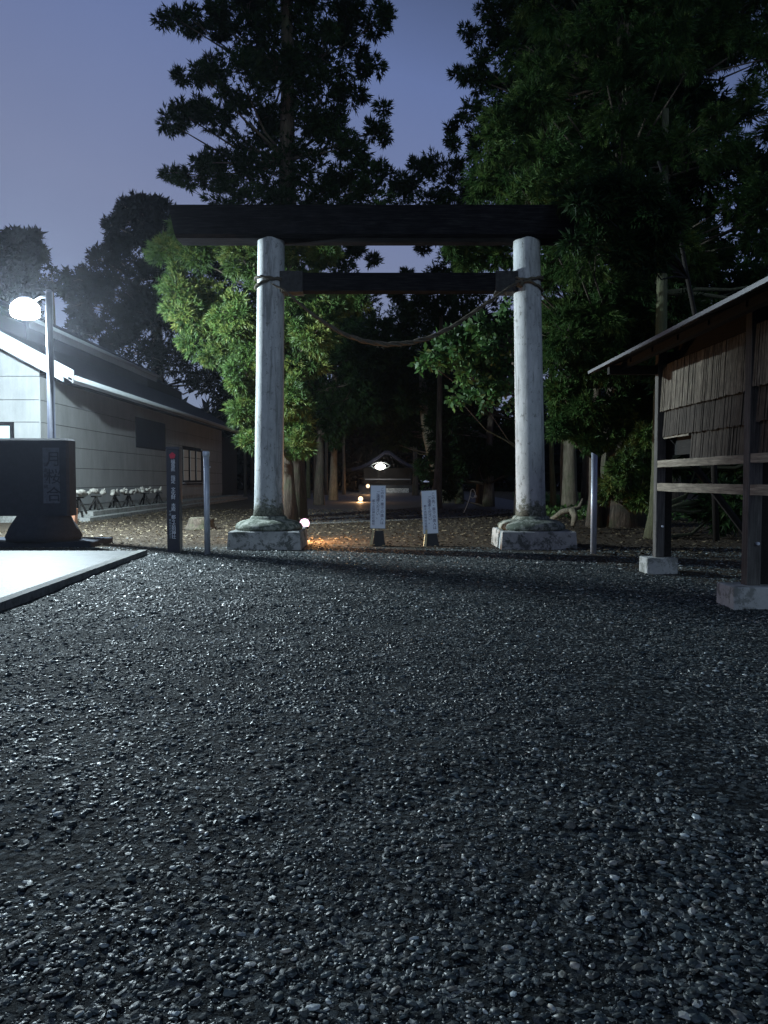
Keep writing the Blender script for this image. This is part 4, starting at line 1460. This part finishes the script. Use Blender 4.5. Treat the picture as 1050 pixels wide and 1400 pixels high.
link('leaves', tri_mesh('leaves', V, tt), M['cedar'], bs)
link('stems', limbs([Vector((bs.location.x, 22.8, 0)), Vector((bs.location.x, 22.8, .6))], b7b, .03), M['bark'], bs)

# 8. trees behind the shed
l8 = []
for _ in range(46):
    l8.append((rr5.uniform(900, 1120), rr5.uniform(380, 700), rr5.uniform(18, 34), rr5.uniform(20, 26)))
b8 = px_blobs(l8, 23, .5)
tp = [at(884, 726, 20.6), at(893, 712, 20.6), at(899, 660, 20.6), at(901, 560, 20.6), at(904, 470, 20.6), at(905, 400, 20.6), at(908, 300, 20.6)]
tp = [at(898, 733, 20.6), at(899, 700, 20.6), at(900, 640, 20.6), at(901, 560, 20.6), at(904, 470, 20.6), at(905, 400, 20.6), at(910, 150, 21.2)]
tp[0].z = -.1
tree('evergreen_tree', 'moss-trunked evergreen standing behind the shed corner post', 'tree', tp[0], tp, [.36, .21, .17, .16, .15, .14, .09], b8, M['cedar_dark'], M['bark_moss'], 'cedar', GRP, rc=.45, per=24, dens=2.4, droop=.3, size=(.9, 1.4))

# 9. mid-distance masses either side of the approach
for (label, l9, Y, tpx) in (
        ('dark cedar crowding the left side of the approach beyond the gate', [(rr5.uniform(405, 505), rr5.uniform(450, 600), rr5.uniform(20, 34)) for _ in range(22)], 48, 436),
        ('dark cedar leaning over the middle of the approach', [(rr5.uniform(490, 620), rr5.uniform(480, 605), rr5.uniform(20, 34)) for _ in range(24)], 60, 596),
        ('dim green tree with low boughs behind the right notice', [(rr5.uniform(600, 720), rr5.uniform(480, 650), rr5.uniform(18, 32)) for _ in range(26)], 45, 668)):
    bl9 = px_blobs(l9, Y, 3)
    tp = trunk_pts(tpx, 690, 470, Y, 4)
    tree('cedar_tree', label, 'tree', tp[0], tp, taper(.26, .14), bl9, M['cedar_dark'], M['bark'], 'cedar_far', GRP, rc=.8, per=24, dens=3.0, droop=.4, size=(.7, 1.1))

# 10. broad-leaved trees behind the hall
b10 = px_blobs([(170, 280, 7), (187, 275, 10), (205, 280, 10), (195, 300, 18), (175, 300, 12), (152, 307, 9), (165, 325, 16), (215, 320, 24), (225, 290, 12), (190, 350, 30), (150, 345, 12), (135, 352, 9), (140, 375, 22), (115, 380, 12), (105, 392, 9),
                (230, 370, 34), (170, 400, 34), (125, 410, 20), (205, 430, 38), (150, 450, 30), (118, 440, 16), (240, 430, 36), (105, 452, 10), (270, 380, 34), (280, 450, 38), (180, 480, 34), (235, 500, 36), (290, 520, 36), (320, 470, 30), (320, 560, 30), (250, 320, 20), (330, 400, 30), (90, 405, 5), (97, 387, 4), (92, 376, 3)], 68, 3)
tp = trunk_pts(215, 675, 330, 70)
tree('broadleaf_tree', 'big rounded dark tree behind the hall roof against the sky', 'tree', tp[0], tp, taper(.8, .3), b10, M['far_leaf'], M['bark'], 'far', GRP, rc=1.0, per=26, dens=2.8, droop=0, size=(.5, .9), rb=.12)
b11 = px_blobs([(12, 335, 15), (30, 340, 14), (0, 360, 24), (25, 370, 22), (45, 328, 8), (50, 345, 6), (55, 352, 5), (43, 355, 6), (10, 400, 30), (35, 395, 14), (-20, 340, 30), (-30, 400, 40), (20, 430, 22)], 52, 2)
tp = trunk_pts(-12, 675, 350, 54)
tree('broadleaf_tree', 'hazy broad-leaved tree at the left edge above the street lamp', 'tree', tp[0], tp, taper(.6, .2), b11, M['far_leaf'], M['bark'], 'far', GRP, rc=.8, per=32, dens=3.4, droop=0, size=(.45, .8), rb=.08)
b12 = px_blobs([(68, 370, 4), (75, 373, 4), (66, 382, 3), (80, 383, 4), (60, 388, 5), (86, 386, 4), (78, 396, 5)], 45, .5)
tp = [at(76, 700, 45), at(76, 560, 45), at(75, 450, 45), at(73, 400, 45), at(70, 372, 45)]
tp[0].z = -.1
tree('young_tree', 'thin-topped young tree showing leafy twigs behind the lamp pole', 'tree', tp[0], tp, [.12, .10, .07, .04, .02], b12, M['far_leaf'], M['bark'], 'broad', GRP, rc=.2, per=16, dens=2.5, droop=0, size=(.8, 1.3), rb=.02)

# bare avenue trunks standing in the dark
for (px, by, w, Y, lean, mt, label) in (
        (401, 674, 9, 62, 1, 'bark_pale', 'thick pale trunk just right of the left gate pillar'),
        (421, 674, 5, 64, 0, 'bark_moss', 'thin pale trunk second to the right of the left pillar'),
        (430, 674, 3.5, 66, 0, 'bark', 'thin grey trunk between the pale trunk and the floodlit trunk'),
        (446, 672, 4, 78, 0, 'bark', 'faint far trunk left of the floodlit trunk'),
        (456, 678, 9, 58, 2, 'bark_pale', 'tall straight trunk lit orange at its foot'),
        (470, 672, 3.5, 80, 0, 'bark', 'faint far trunk right of the orange-lit trunk'),
        (568, 674, 6, 75, 0, 'bark', 'dim straight trunk left of the twisted tree'),
        (628, 683, 9, 50, -3, 'bark_moss', 'short pale buttress trunk right of the twisted tree'),
        (660, 682, 14, 48, 3, 'bark', 'dark trunk beyond the pale hooked rod'),
        (756, 698, 7, 34, -3, 'bark_moss', 'slim mossy trunk nearest the right pillar'),
        (769, 698, 5, 34.4, -2, 'bark_pale', 'thinnest trunk in the row behind the right pillar'),
        (779, 700, 19, 34, 1, 'bark_pale', 'thick fissured brown trunk behind the right pillar'),
        (803, 698, 12, 35, -7, 'bark', 'leaning dark trunk left of the right steel pole')):
    tpx = trunk_pts(px, by, 440, Y, lean)
    r0 = w / 2 / F * Y
    t_ = thing('cedar_tree', label, 'tree', tpx[0], 'bare trunks in the dark wood')
    link('trunk', MB().tube(tpx, taper(r0, r0 * .7, flare=1.55), 14, wob=.16), M[mt], t_, True)
    bb = [(tpx[-1] + Vector((random.uniform(-1, 1), random.uniform(-1, 1), random.uniform(-.8, .4))) * Y * .035, Y * .03) for _ in range(5)]
    P, N, S, T = crown_points(bb, rc=.7, per=18, dens=2.4, size=(.7, 1.1))
    V, tt = foliage(P, N, S, 'cedar_far', T)
    link('crown', tri_mesh('crown', V, tt), M['cedar_dark'], t_)
# twisted old tree right of centre
tw = thing('old_tree', 'twisted old tree with a pale furrowed trunk behind the notices', 'tree', at(612, 686, 52))
pts = [at(608, 690, 52), at(606, 670, 52), at(600, 645, 52), at(592, 620, 52), at(585, 595, 52), at(580, 560, 52), at(577, 510, 52)]
link('trunk', MB().tube(pts, [.95, .62, .50, .42, .34, .28, .2], 14, wob=.25), M['bark_pale'], tw, True)
pts = [at(612, 680, 52), at(614, 655, 52), at(616, 630, 52.5), at(618, 600, 53), at(622, 560, 53)]
link('limb', MB().tube(pts, [.5, .34, .28, .24, .18], 12, wob=.25), M['bark'], tw, True)
bb = px_blobs([(577, 520, 24), (600, 530, 24), (625, 540, 22), (560, 545, 18)], 52, 2)
P, N, S, T = crown_points(bb, rc=.7, per=22, dens=3, size=(.7, 1.1))
V, tt = foliage(P, N, S, 'cedar_far', T)
link('crown', tri_mesh('crown', V, tt), M['cedar_dark'], tw)

# far wood: one dark mass closing the horizon all round
fb = []
for k in range(230):
    a = R(rr5.uniform(-60, 60))
    d = rr5.uniform(100, 150)
    x, y = math.sin(a) * d, math.cos(a) * d
    h = 17 if abs(x) < 55 else 14
    if -75 < x < -20:
        h = 9
    fb.append((Vector((x, y, rr5.uniform(0, h))), rr5.uniform(3.5, 6.5)))
P, N, S, T = crown_points(fb, rc=2.2, per=14, dens=2.4, droop=0, size=(2.4, 4.2))
V, tt = foliage(P, N, S, 'far', T)
o = link('distant_wood', tri_mesh('distant_wood', V, tt), M['far_leaf'])
tag(o, 'dark distant wood closing off the horizon behind the shrine grounds', 'wood', kind='stuff')

# low undergrowth beneath the trees
def undergrowth():
    n = 5200
    x = RNG.uniform(-3, 16, n)
    y = RNG.uniform(27, 60, n)
    keep = np.array([noise.noise(Vector((a * .35, b * .35, 2))) > -.05 and (a > 6.5 + (b - 30) * .12 or (a < -4.5 - (b - 30) * .1)) for a, b in zip(x, y)])
    x, y = x[keep], y[keep]
    n = len(x)
    P = np.stack([x, y, RNG.uniform(0, .25, n)], 1)
    N = np.stack([RNG.normal(0, .5, n), RNG.normal(0, .5, n), np.ones(n)], 1)
    V, tt = foliage(P, N, RNG.uniform(.8, 1.8, n), 'broad', RNG.uniform(0, 1, n))
    o = link('undergrowth', tri_mesh('undergrowth', V, tt), M['broad'])
    tag(o, 'low leafy undergrowth beneath the trees behind the gate', 'undergrowth', kind='stuff')


undergrowth()

# ------------------------------------------------------------------ damp night air
if HAZE > 0:
    hz = MB().box(-230, 230, -62, 405, -1.5, 40)
    t = NT('night_haze')
    pv = t.t.nodes.new('ShaderNodeVolumePrincipled')
    pv.inputs['Color'].default_value = (.8, .85, 1.0, 1)
    pv.inputs['Density'].default_value = HAZE
    pv.inputs['Anisotropy'].default_value = .85
    t.l(pv.outputs[0], t.out.inputs['Volume'])
    tag(link('haze', hz, t.m), kind='stuff')

print('TRIANGLES', TRI[0])
